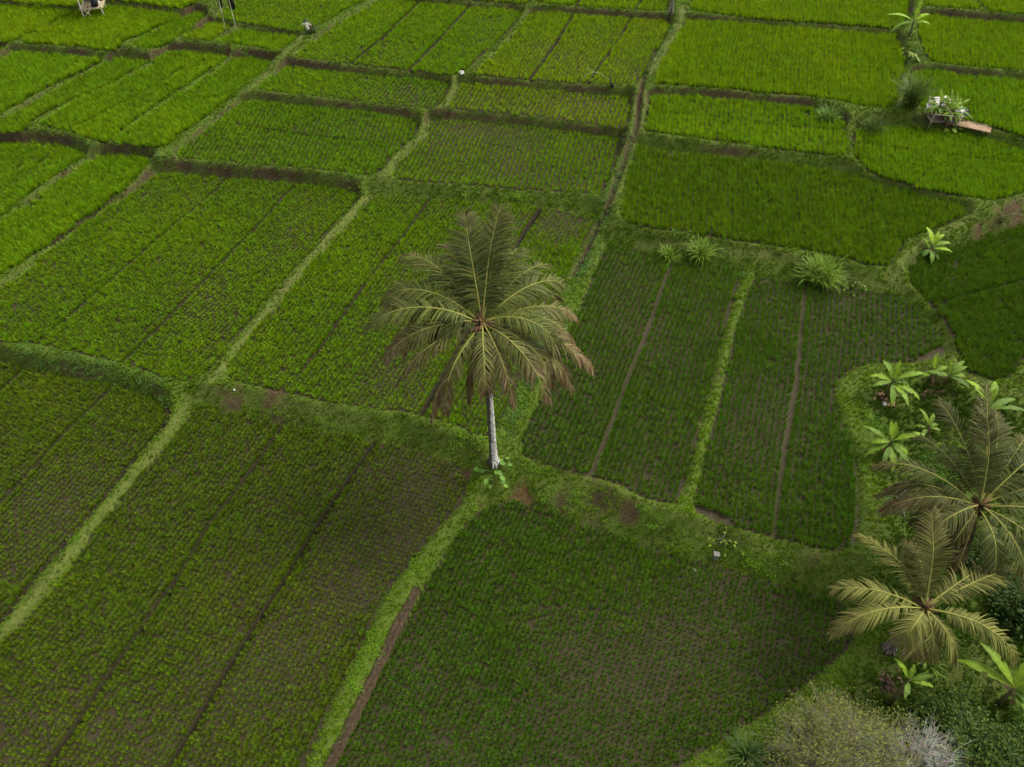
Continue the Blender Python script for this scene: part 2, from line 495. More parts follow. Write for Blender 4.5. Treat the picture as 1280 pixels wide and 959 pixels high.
  poly=[(574,106),(600,107),(640,110),(690,114),(740,119),(786,123),(788,136),(785,157),(776,162),(740,156),(690,149),(640,144),(595,140),(565,137),(560,131),(567,118)],
  tr=[], label="narrow yellowish rice paddy in the terrace below the bent pale cane"),
 dict(z=2.7, k=2, sp=(.27, .21), s=1.0, patch=.35, tint=G3, d=((717, 20), (662, 100)),
  poly=[(666,17),(700,17),(740,21),(790,24),(834,27),(838,34),(825,60),(812,80),(802,97),(795,107),(760,107),(700,104),(640,99),(598,95),(596,90),(642,44),(660,22)],
  tr=[(.12, 0, [(717,19),(695,55),(662,101)]), (.075, 0, [(789,24),(777,45),(735,104)])],
  label="yellowish rice paddy at top centre with two furrows, left of the long channel"),
 dict(z=2.7, k=2, sp=(.27, .21), s=1.02, patch=.3, tint=(0.127,0.241,0.003), d=((525, 5), (437, 81)),
  poly=[(474,2),(495,2),(545,6),(587,10),(640,13),(654,18),(636,40),(590,82),(580,91),(566,96),(512,89),(437,81),(370,73),(368,69),(420,33)],
  tr=[(.14, 0, [(525,4),(480,47),(437,82)]), (.14, 0, [(587,9),(545,55),(511,90)])],
  label="bright rice paddy at top centre with two furrows, right of the diagonal footpath"),
 dict(z=3.1, k=2, sp=(.3, .22), s=1.05, patch=.2, tint=G1, d=((600, -30), (580, 0)),
  poly=[(500,-60),(503,-4),(560,0),(640,5),(655,8),(668,0),(685,-60)],
  tr=[(.12, 0, [(597,2),(640,-40)])], label="strip of bright rice cut by the top edge, at top centre left of the channel's field"),
 dict(z=3.1, k=2, sp=(.3, .22), s=1.05, patch=.2, tint=G1, d=((720, -30), (700, 5)),
  poly=[(696,-60),(676,0),(670,5),(740,11),(790,14),(834,16),(836,0),(842,-60)],
  tr=[(.12, 0, [(720,10),(750,-40)]), (.14, 0, [(794,14),(815,-20)])], label="strip of bright rice cut by the top edge beside the weathered post"),
 dict(z=2.2, k=2, sp=(.30, .20), s=.95, patch=.45, tint=(0.116,0.231,0.003), d=((450, 98), (425, 125)),
  poly=[(360,84),(420,92),(495,98),(540,102),(560,106),(562,112),(553,128),(545,135),(530,137),(470,130),(395,122),(325,114),(322,110)],
  tr=[], label="narrow green rice paddy in the terrace left of the pale litter"),
 dict(z=1.7, k=2, sp=(.30, .20), s=1.0, patch=.4, tint=(0.106,0.217,0.003), d=((400, 140), (370, 205)),
  poly=[(305,128),(320,127),(395,136),(445,140),(495,146),(520,152),(525,160),(515,175),(490,197),(475,216),(462,221),(395,213),(320,207),(224,199),(219,193),(275,150)],
  tr=[(.07, 0, [(300,158),(400,172),(480,180)])], label="green rice paddy with a rounded right end, above the striped middle left paddy"),
 dict(z=1.9, k=2, sp=(.28, .21), s=1.05, patch=.25, tint=(0.122,0.236,0.003), d=((300, 80), (170, 175)),
  poly=[(292,77),(310,74),(330,77),(347,81),(318,103),(248,155),(223,172),(210,184),(200,187),(142,181),(142,176),(180,148),(245,106)],
  tr=[], label="upper left strip of bright rice directly beside the diagonal footpath"),
 dict(z=1.9, k=2, sp=(.28, .21), s=1.05, patch=.2, tint=(0.115,0.234,0.003), d=((240, 80), (100, 180)),
  poly=[(212,66),(237,67),(287,72),(285,77),(242,103),(175,148),(132,181),(112,175),(82,165),(52,159),(52,155),(85,132),(125,115),(190,83),(196,74)],
  tr=[(.10, 0, [(240,80),(195,110),(150,132),(95,162)])], label="upper left strip of bright rice with a faint furrow, second from the diagonal footpath"),
 dict(z=1.9, k=2, sp=(.28, .21), s=1.04, patch=.2, tint=(0.113,0.226,0.003), d=((150, 80), (0, 165)),
  poly=[(150,75),(187,78),(187,81),(122,115),(82,131),(42,152),(35,163),(25,167),(0,169),(-25,170),(0,155),(50,126),(95,100),(135,80)],
  tr=[], label="thin wedge of rice at upper left between two long diagonal ridges"),
 dict(z=2.1, k=2, sp=(.28, .21), s=1.1, patch=.12, tint=(0.114,0.241,0.003), d=((90, 75), (0, 140)),
  poly=[(15,68),(37,67),(75,71),(128,75),(126,79),(92,96),(50,117),(0,145),(-60,180),(-120,172),(-120,130),(0,77)],
  tr=[], label="lush rice paddy at the upper left edge below the dark stepped bank"),
 dict(z=2.1, k=2, sp=(.3, .22), s=1.1, patch=.12, tint=(0.114,0.241,0.003), d=((0, 60), (-60, 100)),
  poly=[(-120,46),(0,60),(10,64),(0,70),(-120,122)],
  tr=[], label="sliver of lush rice at the left edge just under the dark stepped bank"),
 dict(z=2.6, k=2, sp=(.28, .21), s=1.1, patch=.12, tint=G1, d=((200, 20), (100, 60)),
  poly=[(104,14),(130,9),(175,13),(225,20),(226,23),(195,37),(156,53),(147,63),(135,65),(100,60),(32,55),(28,51)],
  tr=[], label="bright rice paddy directly in front of the stilted hut at the top left"),
 dict(z=2.6, k=2, sp=(.28, .21), s=1.1, patch=.12, tint=G1, d=((60, 20), (-20, 50)),
  poly=[(98,16),(60,13),(0,8),(-120,-2),(-120,40),(0,52),(15,55),(24,51)],
  tr=[], label="bright rice paddy in the upper left corner, left of the stilted hut's field"),
 dict(z=3.0, k=2, sp=(.3, .22), s=1.1, patch=.12, tint=G1, d=((40, -20), (0, 0)),
  poly=[(-120,-60),(-120,-12),(0,2),(60,8),(100,10),(104,5),(118,-50)],
  tr=[], label="strip of bright rice in the top left corner behind the stilted hut"),
 dict(z=3.0, k=2, sp=(.3, .22), s=1.1, patch=.12, tint=G1, d=((220, -20), (180, 0)),
  poly=[(140,-50),(132,2),(175,6),(228,13),(245,5),(268,-10),(310,-50)],
  tr=[], label="strip of bright rice cut by the top edge, right of the stilted hut"),
 dict(z=2.4, k=2, sp=(.29, .21), s=1.05, patch=.2, tint=(0.116,0.232,0.003), d=((245, 25), (175, 58)),
  poly=[(243,17),(258,20),(258,28),(222,50),(207,58),(187,63),(162,60),(165,56),(200,37)],
  tr=[], label="narrow diagonal strip of rice left of the two flag poles"),
 dict(z=2.5, k=2, sp=(.29, .21), s=1.05, patch=.2, tint=G3, d=((280, 34), (245, 50)),
  poly=[(262,30),(280,32),(292,37),(262,53),(245,52),(227,50)],
  tr=[], label="small yellowish rice plot at the foot of the left flag pole"),
 dict(z=2.5, k=2, sp=(.29, .21), s=1.05, patch=.2, tint=(0.121,0.241,0.003), d=((340, 45), (310, 60)),
  poly=[(300,38),(320,41),(374,48),(370,55),(354,65),(346,66),(320,60),(268,54)],
  tr=[], label="small bright rice plot just below the scarecrow"),
 dict(z=2.9, k=2, sp=(.29, .21), s=1.0, patch=.35, tint=(0.123,0.228,0.003), d=((420, 0), (340, 34)),
  poly=[(275,18),(300,2),(345,-40),(520,-40),(463,-1),(428,17),(393,36),(372,41),(320,33),(268,23)],
  tr=[], label="pale green rice paddy cut by the top edge behind the scarecrow"),
 dict(z=1.2, k=2, sp=(.28, .21), s=1.05, patch=.25, tint=(0.110,0.226,0.003), d=((100, 190), (0, 265)),
  poly=[(-160,182),(0,180),(50,180),(82,184),(107,193),(108,199),(82,216),(50,237),(0,274),(-160,368)],
  tr=[(.09, 0, [(64,195),(0,246),(-60,290)])], label="rice paddy at the left edge below the curved upper bank, with a faint furrow"),
 dict(z=1.15, k=2, sp=(.28, .21), s=1.1, patch=.2, tint=(0.113,0.236,0.003), d=((160, 200), (20, 320)),
  poly=[(119,199),(130,196),(175,197),(194,203),(190,208),(156,240),(98,282),(55,312),(23,334),(-2,347),(-160,428),(-160,382),(0,283),(55,243),(82,223)],
  tr=[(.06, 0, [(189,210),(154,241),(96,283),(53,313),(21,335),(-5,348)])], label="lush strip of rice at middle left, just left of the footpath and its dark shadow line"),  # track paints the shadow line along the footpath edge
]
for f in FIELDS:
    f['w'] = [at(px, py, f['z']) for px, py in f['poly']]
    f['trw'] = [(w, dry, [at(px, py, f['z']) for px, py in pts]) for w, dry, pts in f['tr']]

# footpaths: half width, strength, level, points
PATHS = [
 (.12, .75, .5, [(238,500),(224,520),(206,546),(166,594),(126,642),(92,686),(60,724),(24,768),(0,795),(-68,884),(-150,990)]),
 (.16, .85, 1.2, [(458,246),(438,268),(408,300),(362,353),(326,396),(292,440),(272,468),(245,488)]),
 (.18, .6, 2.2, [(520,-36),(470,0),(400,42),(362,74),(336,94),(308,119),(258,157),(212,198)]),
 (.18, .55, 1.3, [(205,205),(165,241),(112,278),(62,311),(25,338),(0,356),(-160,432)]),
 (.32, .75, 2.8, [(852,22),(846,40),(828,68),(812,96)]),
 (.32, .6, 2.3, [(804,125),(800,155),(790,180)]),
 (.30, .35, 1.9, [(782,205),(770,235),(760,262)]),
 (.22, .5, 3.0, [(900,24),(960,29),(1035,36),(1118,43)]),
 (.26, .6, 1.5, [(1112,345),(1130,356),(1150,378),(1172,402),(1186,428),(1192,450),(1200,468),(1235,484),(1275,495),(1340,500)]),
 (.24, .5, 2.0, [(1000,209),(1062,228),(1110,243),(1180,262),(1215,268)]),
 (.24, .55, 2.1, [(1215,268),(1185,286),(1150,303),(1134,318),(1122,340)]),
 (.18, .5, 2.1, [(800,289),(860,297),(920,306),(990,316),(1050,330),(1110,342)]),
 (.22, .5, 2.3, [(585,94),(610,70),(655,22)]),
 (.20, .4, 2.0, [(560,140),(568,110),(585,94)]),
 (.26, .45, 1.9, [(478,222),(498,195),(525,172),(532,155),(552,140)]),
 (.20, .4, 2.6, [(1128,50),(1146,55),(1150,75),(1162,84)]),
 (.24, .4, 2.6, [(1135,100),(1128,120),(1126,140)]),
 (.18, .35, 2.6, [(0,56),(-60,50)]),
 (.20, .5, 3.1, [(0,6),(60,12),(98,16)]),
 (.22, .35, 1.2, [(700,588),(780,612),(850,640),(900,660),(970,680),(1050,698)]),
 (.22, .35, 1.2, [(258,488),(330,492),(380,504),(460,520)]),
]
PATHW = [(hw, st, [at(px, py, z) for px, py in pts]) for hw, st, z, pts in PATHS]
# bare earth: centre px, level, radius m, red (1) or brown (0)
BARE = [((652, 608), .95, .72, 1), ((700, 622), .8, .8, 0), ((750, 640), .65, 1.0, 0), ((1228, 292), 1.5, .9, .35), ((1255, 278), 1.7, 1.0, .3), ((1275, 265), 1.9, .9, .3),
        ((1125, 52), 3.0, .7, 0), ((785, 645), .5, .6, .2), ((285, 495), .9, .9, .1), ((345, 505), .7, .9, .1), ((1150, 610), .9, .7, .2), ((1112, 857), .5, .5, .1),
        ((1010, 700), .7, .5, .25), ((1165, 470), 1.2, .7, 0), ((580, 590), .5, .5, .4), ((1235, 80), 3, .3, 0)]
BAREW = [(at(p[0], p[1], z), r, red) for p, z, r, red in BARE]

# ---------------------------------------------------------------- terrain height field
STEP = .14
gx = np.arange(-62, 62.001, STEP); gy = np.arange(3, 84.001, STEP)
ex = np.array([70, 85, 120, 200, 400, 900.])
GX = np.concatenate([-ex[::-1], gx, ex])
GY = np.concatenate([[-900, -400, -150, -60, -20, -5], gy, [88, 96, 120, 180, 300, 600, 1500.]])
X, Y = np.meshgrid(GX, GY)
FID = np.full(X.shape, -1, np.int32)
hmin = np.full(X.shape, 1e9)
T = np.clip(.15 + .045 * (Y - 12), .25, 3.2)
T = T - np.clip((np.abs(X) - 55) * .0, 0, 1)
DE = np.full(X.shape, 9.0)
for i, f in enumerate(FIELDS):
    P = np.array(f['w'])
    x0, x1, y0, y1 = P[:, 0].min() - 5, P[:, 0].max() + 5, P[:, 1].min() - 5, P[:, 1].max() + 5
    ix = np.where((GX >= x0) & (GX <= x1))[0]; iy = np.where((GY >= y0) & (GY <= y1))[0]
    if len(ix) == 0 or len(iy) == 0: continue
    sl = np.s_[iy[0]:iy[-1] + 1, ix[0]:ix[-1] + 1]
    xs, ys = X[sl], Y[sl]
    d = seg_dist(xs, ys, f['w'])
    ins = inside(xs, ys, f['w'])
    FID[sl] = np.where(ins, i, FID[sl])
    d = np.where(ins, 0, d)
    DE[sl] = np.minimum(DE[sl], np.where(ins, 9, d))
    wob = .75 + .5 * vnoise(xs, ys, 1.1, 5)
    hmin[sl] = np.minimum(hmin[sl], f['z'] + np.where(d < 5, f['k'] * wob * d, 1e9))
    T[sl] = np.maximum(T[sl], f['z'] + .16 - .45 * np.maximum(0, d - 1.3))
core = (np.abs(X) < 62) & (Y > 3) & (Y < 84)
rough = (fbm(X, Y, .55, 11) - .5) * .16 + (fbm(X, Y, 2.2, 21) - .5) * .14
H = np.minimum(T + rough * np.clip(DE * 2.0, 0, 1), hmin)
for hw, st, pw in PATHW:
    pass
TR = np.zeros(X.shape); FURROW_SHADE = np.zeros(X.shape)
for i, f in enumerate(FIELDS):
    mfield = FID == i
    H[mfield] = f['z'] - .02
    if f['trw']:
        iy, ix = np.where(mfield)
        sl = np.s_[iy.min():iy.max() + 1, ix.min():ix.max() + 1]
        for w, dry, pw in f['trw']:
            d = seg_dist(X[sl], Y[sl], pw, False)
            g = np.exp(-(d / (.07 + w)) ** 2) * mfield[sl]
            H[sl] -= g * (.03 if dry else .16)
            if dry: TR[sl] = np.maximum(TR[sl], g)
            else: FURROW_SHADE[sl] = np.maximum(FURROW_SHADE[sl], g)  # mask of the painted furrow shade
fm = FID >= 0
H[fm] += ((fbm(X, Y, .5, 31) - .5) * .05)[fm]
CHAN = np.zeros(X.shape)
for z_, pp in ((2.5, [(806,98),(802,112),(799,124),(797,150),(793,166)]), (1.9, [(789,180),(778,207),(767,235),(757,262)]), (1.3, [(750,276),(742,293),(730,318),(717,342)])):
    pw = [at(a, b, z_) for a, b in pp]
    P = np.array(pw)
    ix = np.where((GX >= P[:, 0].min() - 2) & (GX <= P[:, 0].max() + 2))[0]; iy = np.where((GY >= P[:, 1].min() - 2) & (GY <= P[:, 1].max() + 2))[0]
    sl = np.s_[iy[0]:iy[-1] + 1, ix[0]:ix[-1] + 1]
    CHAN[sl] = np.maximum(CHAN[sl], np.exp(-(seg_dist(X[sl], Y[sl], pw, False) / .17) ** 2) * (FID[sl] < 0))
H -= .38 * CHAN
PATHM = np.zeros(X.shape); BAREM = np.zeros(X.shape); REDM = np.zeros(X.shape)
nzp = fbm(X, Y, .6, 41)
for hw, st, pw in PATHW:
    P = np.array(pw)
    ix = np.where((GX >= P[:, 0].min() - 2) & (GX <= P[:, 0].max() + 2))[0]; iy = np.where((GY >= P[:, 1].min() - 2) & (GY <= P[:, 1].max() + 2))[0]
    if not len(ix) or not len(iy): continue
    sl = np.s_[iy[0]:iy[-1] + 1, ix[0]:ix[-1] + 1]
    d = seg_dist(X[sl], Y[sl], pw, False)
    g = np.clip(1.5 - d / hw, 0, 1) * st * np.clip(.25 + 1.5 * nzp[sl], .4, 1)
    PATHM[sl] = np.maximum(PATHM[sl], g)
nzq = fbm(X, Y, .45, 61)
for (bx, by), r, red in BAREW:
    d = np.hypot(X - bx, Y - by) + (nzp - .5) * r * 1.2
    g = np.clip(1.6 - 1.6 * d / r, 0, 1) * (1 if red > .9 else np.clip((nzq - .36) * 6, .15, 1)) * (.6 if red == 0 else 1)
    BAREM = np.maximum(BAREM, g); REDM = np.maximum(REDM, g * red)
# bare soil on the steep risers
gyv, gxv = np.gradient(H, GY, GX)
SLOPE = np.hypot(gxv, gyv)
nzr = fbm(X, Y, 1.4, 51)
RIS = np.clip((SLOPE - 1.05) * 1.5, 0, 1) * np.clip((nzr - .25) * 3.0, .25, 1)
BAREM = np.maximum(BAREM, np.clip(CHAN * 1.6, 0, 1)); PATHM *= 1 - np.clip(CHAN * 1.5, 0, 1)
SOIL = np.clip(np.maximum(BAREM, RIS) + np.clip((nzr - .62) * 3, 0, .35), 0, 1)
PATHM *= (1 - np.clip(SLOPE - .9, 0, 1))


def ground_z(x, y):
    """height of the built ground at one point or at arrays of points"""
    x = np.asarray(x, float); y = np.asarray(y, float)
    i = np.clip(np.searchsorted(GX, x) - 1, 0, len(GX) - 2); j = np.clip(np.searchsorted(GY, y) - 1, 0, len(GY) - 2)
    u = (x - GX[i]) / (GX[i + 1] - GX[i]); v = (y - GY[j]) / (GY[j + 1] - GY[j])
    return (H[j, i] * (1 - u) + H[j, i + 1] * u) * (1 - v) + (H[j + 1, i] * (1 - u) + H[j + 1, i + 1] * u) * v


def sample(A, x, y):
    i = np.clip(np.rint((np.asarray(x) - gx[0]) / STEP).astype(int) + len(ex), 0, len(GX) - 1)
    j = np.clip(np.rint((np.asarray(y) - gy[0]) / STEP).astype(int) + 6, 0, len(GY) - 1)
    return A[j, i]


def on_ground(px, py, z=1.0, it=6):
    """the ground point that the photograph shows at (px, py)"""
    for _ in range(it):
        x, y = at(px, py, z)
        z = float(ground_z(x, y))
    return Vector((x, y, z))


nyg, nxg = X.shape
idx = np.arange(nyg * nxg).reshape(nyg, nxg)
quads = np.stack([idx[:-1, :-1], idx[:-1, 1:], idx[1:, 1:], idx[1:, :-1]], -1).reshape(-1, 4)
fmask = fm.ravel()[quads]
pm = PATHM.ravel()[quads].mean(1)
fq = FID.ravel()[quads]
same = ((fq == fq.max(1, keepdims=True)) | (fq < 0)).all(1)
hq = H.ravel()[quads]
cls = np.where((fmask.sum(1) >= 3) & same & (np.ptp(hq, 1) < .16), 1, np.where(pm > .40, 2, 0))
V = np.stack([X, Y, H], -1).reshape(-1, 3)


def sheet(name, sel, mat, mask, label):
    q = quads[sel]
    u, inv = np.unique(q.ravel(), return_inverse=True)
    me = np_mesh(name, V[u], inv, 4)
    a = me.color_attributes.new("mask", 'FLOAT_COLOR', 'POINT')
    a.data.foreach_set("color", np.c_[mask[u], np.ones(len(u))].astype(np.float32).ravel())
    o = link(name, me, mat)
    return tag(o, label, None, None, 'structure')


MASKG = np.stack([PATHM, SOIL, REDM], -1).reshape(-1, 3)
MASKF = np.stack([np.clip(TR, 0, 1), FURROW_SHADE, TR * 0], -1).reshape(-1, 3)
sheet("ground", cls == 0, M_GROUND, MASKG, "grassy bunds, banks and terrace risers dividing the rice paddies")
sheet("footpath", cls == 2, M_GROUND, MASKG, "pale trodden footpaths along the tops of the bunds")
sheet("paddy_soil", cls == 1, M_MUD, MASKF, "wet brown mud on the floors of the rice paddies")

# bare trench beside the grass strip at bottom centre: a raised mud kerb with its own thickness
tp = [(521,735),(512,752),(503,770),(489,800),(474,833),(455,872),(437,908),(414,955),(376,1040)]
pts = []
for a, b in zip(tp[:-1], tp[1:]):
    for t in np.linspace(0, 1, 6)[:-1]:
        pts.append((a[0] + (b[0] - a[0]) * t, a[1] + (b[1] - a[1]) * t))
pts.append(tp[-1])
ditch = MB(); rows = []
W = [on_ground(px, py, .1) for px, py in pts]
vs = []
for i, p in enumerate(W):
    t = (W[min(i + 1, len(W) - 1)] - W[max(i - 1, 0)]); t.z = 0; t.normalize()
    nrm = Vector((t.y, -t.x, 0))
    hw = .17 + random.uniform(-.03, .03)
    for off, z in ((-1.15, -.15), (-1.0, .16), (-.4, .12), (.3, .13), (1.0, .19), (1.15, -.15)):
        q = p + nrm * off * hw * (-1)
        vs.append((q.x, q.y, .12 + z + random.uniform(-.015, .015)))
fs = [(i * 6 + k, i * 6 + k + 1, (i + 1) * 6 + k + 1, (i + 1) * 6 + k) for i in range(len(W) - 1) for k in range(5)] + [(0, 1, 2, 3, 4, 5)]
ditch.add(vs, fs)
tag(ditch.build("trench", M_DITCH), "bare brown earth trench running along the grass strip at bottom centre", None, None, 'structure')

# ---------------------------------------------------------------- plants that nobody could count: instanced clumps
def clump_mesh(name, mat, nblade, h, spread, width, seed, curl=.6, segs=2, colvar=.25):
    r = random.Random(seed)
    mb = MB()
    for b in range(nblade):
        a = r.uniform(0, 2 * math.pi)
        r0 = r.uniform(0, spread * .25)
        lean = r.uniform(.1, 1.0)
        hh = h * r.uniform(.6, 1.1)
        d = Vector((math.cos(a), math.sin(a), 0)); side = Vector((-d.y, d.x, 0))
        side = (side + Vector((r.uniform(-.5, .5), r.uniform(-.5, .5), r.uniform(-.3, .3)))).normalized()
        w = width * r.uniform(.7, 1.3)
        vs = []
        for k in range(segs + 1):
            u = k / segs
            p = d * (r0 + spread * lean * (u ** (1.0 + curl))) + Vector((0, 0, hh * (u - .32 * lean * curl * u * u)))
            ww = w * (1 - .75 * u ** 1.5)
            if k == segs:
                vs.append(tuple(p))
            else:
                vs += [tuple(p - side * ww / 2), tuple(p + side * ww / 2)]
        fs = [(2 * k, 2 * k + 1, 2 * k + 3, 2 * k + 2) for k in range(segs - 1)] + [(2 * segs - 2, 2 * segs - 1, 2 * segs)]
        c = r.uniform(1 - colvar, 1 + colvar)
        mb.add(vs, fs, (c * r.uniform(.9, 1.15), c, c * r.uniform(.7, 1.2)))
    me = mb.mesh(name)
    me.materials.append(mat)
    return me


def leafy_mesh(name, mat, nleaf, rad, h, size, seed):
    r = random.Random(seed)
    mb = MB()
    for b in range(nleaf):
        a = r.uniform(0, 6.283); q = rad * math.sqrt(r.random())
        c = Vector((q * math.cos(a), q * math.sin(a), h * r.uniform(.3, 1) * (1 - .5 * (q / rad) ** 2)))
        t = Vector((r.uniform(-1, 1), r.uniform(-1, 1), r.uniform(-.5, .3))).normalized()
        n = Vector((r.uniform(-.5, .5), r.uniform(-.5, .5), 1)).normalized()
        s = t.cross(n).normalized(); l = size * r.uniform(.6, 1.2)
        vs = [tuple(c), tuple(c + t * l * .5 + s * l * .32), tuple(c + t * l - n * l * .15), tuple(c + t * l * .5 - s * l * .32)]
        cc = r.uniform(.75, 1.25)
        mb.add(vs, [(0, 1, 2, 3)], (cc, cc, cc))
    me = mb.mesh(name); me.materials.append(mat)
    return me


def variants(name, meshes):
    col = bpy.data.collections.new(name)
    for m in meshes:
        o = bpy.data.objects.new(m.name, m)
        col.objects.link(o)
    return col


RICE_COL = variants("rice_variants", [clump_mesh("rice_clump", M_RICE, 40, .32, .18, .0165, s) for s in range(7)])
LUSH_COL = variants("lush_variants", [clump_mesh("rice_clump", M_RICE, 42, .37, .22, .019, 20 + s) for s in range(7)])
GRASS_COL = variants("grass_variants", [clump_mesh("grass_tuft", M_GRASS, 13, .15, .13, .020, 50 + s, 1.0) for s in range(7)])
WEED_COL = variants("weed_variants", [leafy_mesh("weed_tuft", M_GRASS, 22, .20, .13, .065, 80 + s) for s in range(6)])
CREEPER_COL = variants("creeper_variants", [leafy_mesh("creeper_tuft", M_GRASS, 20, .24, .16, .09, 90 + s) for s in range(6)])


def scatter_group(col):
    ng = bpy.data.node_groups.new("scatter_" + col.name, 'GeometryNodeTree')
    ng.interface.new_socket("Geometry", in_out='INPUT', socket_type='NodeSocketGeometry')
    ng.interface.new_socket("Geometry", in_out='OUTPUT', socket_type='NodeSocketGeometry')
    gi, go = ng.nodes.new('NodeGroupInput'), ng.nodes.new('NodeGroupOutput')
    ci = ng.nodes.new('GeometryNodeCollectionInfo')
    ci.inputs['Collection'].default_value = col
    ci.inputs['Separate Children'].default_value = True
    ci.inputs['Reset Children'].default_value = True
    ip = ng.nodes.new('GeometryNodeInstanceOnPoints')
    ip.inputs['Pick Instance'].default_value = True

    def na(nm, t):
        n = ng.nodes.new('GeometryNodeInputNamedAttribute'); n.data_type = t
        n.inputs['Name'].default_value = nm
        return n.outputs['Attribute']
    e2r = ng.nodes.new('FunctionNodeEulerToRotation')
    L = ng.links.new
    L(gi.outputs[0], ip.inputs['Points']); L(ci.outputs[0], ip.inputs['Instance'])
    L(na('idx', 'INT'), ip.inputs['Instance Index'])
    L(na('rot', 'FLOAT_VECTOR'), e2r.inputs[0]); L(e2r.outputs[0], ip.inputs['Rotation'])
    L(na('scl', 'FLOAT_VECTOR'), ip.inputs['Scale'])
    L(ip.outputs[0], go.inputs[0])
    return ng


GROUPS = {}


def scatter(name, P, rot, scl, tint, col, label, cat, group=None):
    n = len(P)
    me = bpy.data.meshes.new(name)
    me.vertices.add(n); me.vertices.foreach_set("co", np.asarray(P, np.float32).ravel())
    for nm, typ, key, arr in (("rot", 'FLOAT_VECTOR', "vector", rot), ("scl", 'FLOAT_VECTOR', "vector", scl)):
        a = me.attributes.new(nm, typ, 'POINT'); a.data.foreach_set(key, np.asarray(arr, np.float32).ravel())
    a = me.attributes.new("idx", 'INT', 'POINT'); a.data.foreach_set("value", RNG.integers(0, len(col.objects), n).astype(np.int32))
    a = me.attributes.new("tint", 'FLOAT_COLOR', 'POINT')
    a.data.foreach_set("color", np.c_[tint, np.ones(n)].astype(np.float32).ravel())
    me.update()
    o = bpy.data.objects.new(name, me); C.objects.link(o)
    if col.name not in GROUPS: GROUPS[col.name] = scatter_group(col)
    md = o.modifiers.new("scatter", 'NODES'); md.node_group = GROUPS[col.name]
    return tag(o, label, cat, group, 'stuff')




def push_off(x, y, pw, w):
    bd = np.full(x.shape, 1e9); bx = x.copy(); by = y.copy(); ln = np.zeros(x.shape); sx = np.zeros(x.shape)
    for (ax, ay), (cx_, cy_) in zip(pw[:-1], pw[1:]):
        vx, vy = cx_ - ax, cy_ - ay
        L = math.hypot(vx, vy)
        t = np.clip(((x - ax) * vx + (y - ay) * vy) / (L * L), 0, 1)
        qx, qy = ax + t * vx, ay + t * vy
        d = np.hypot(x - qx, y - qy)
        c = d < bd
        side = np.where((x - ax) * vy - (y - ay) * vx > 0, 1.0, -1.0)
        bd = np.where(c, d, bd)
        near = c & (d < w)
        bx = np.where(near, qx + side * vy / L * w, np.where(c, x, bx)); by = np.where(near, qy - side * vx / L * w, np.where(c, y, by))
    return bx, by


nrice = 0
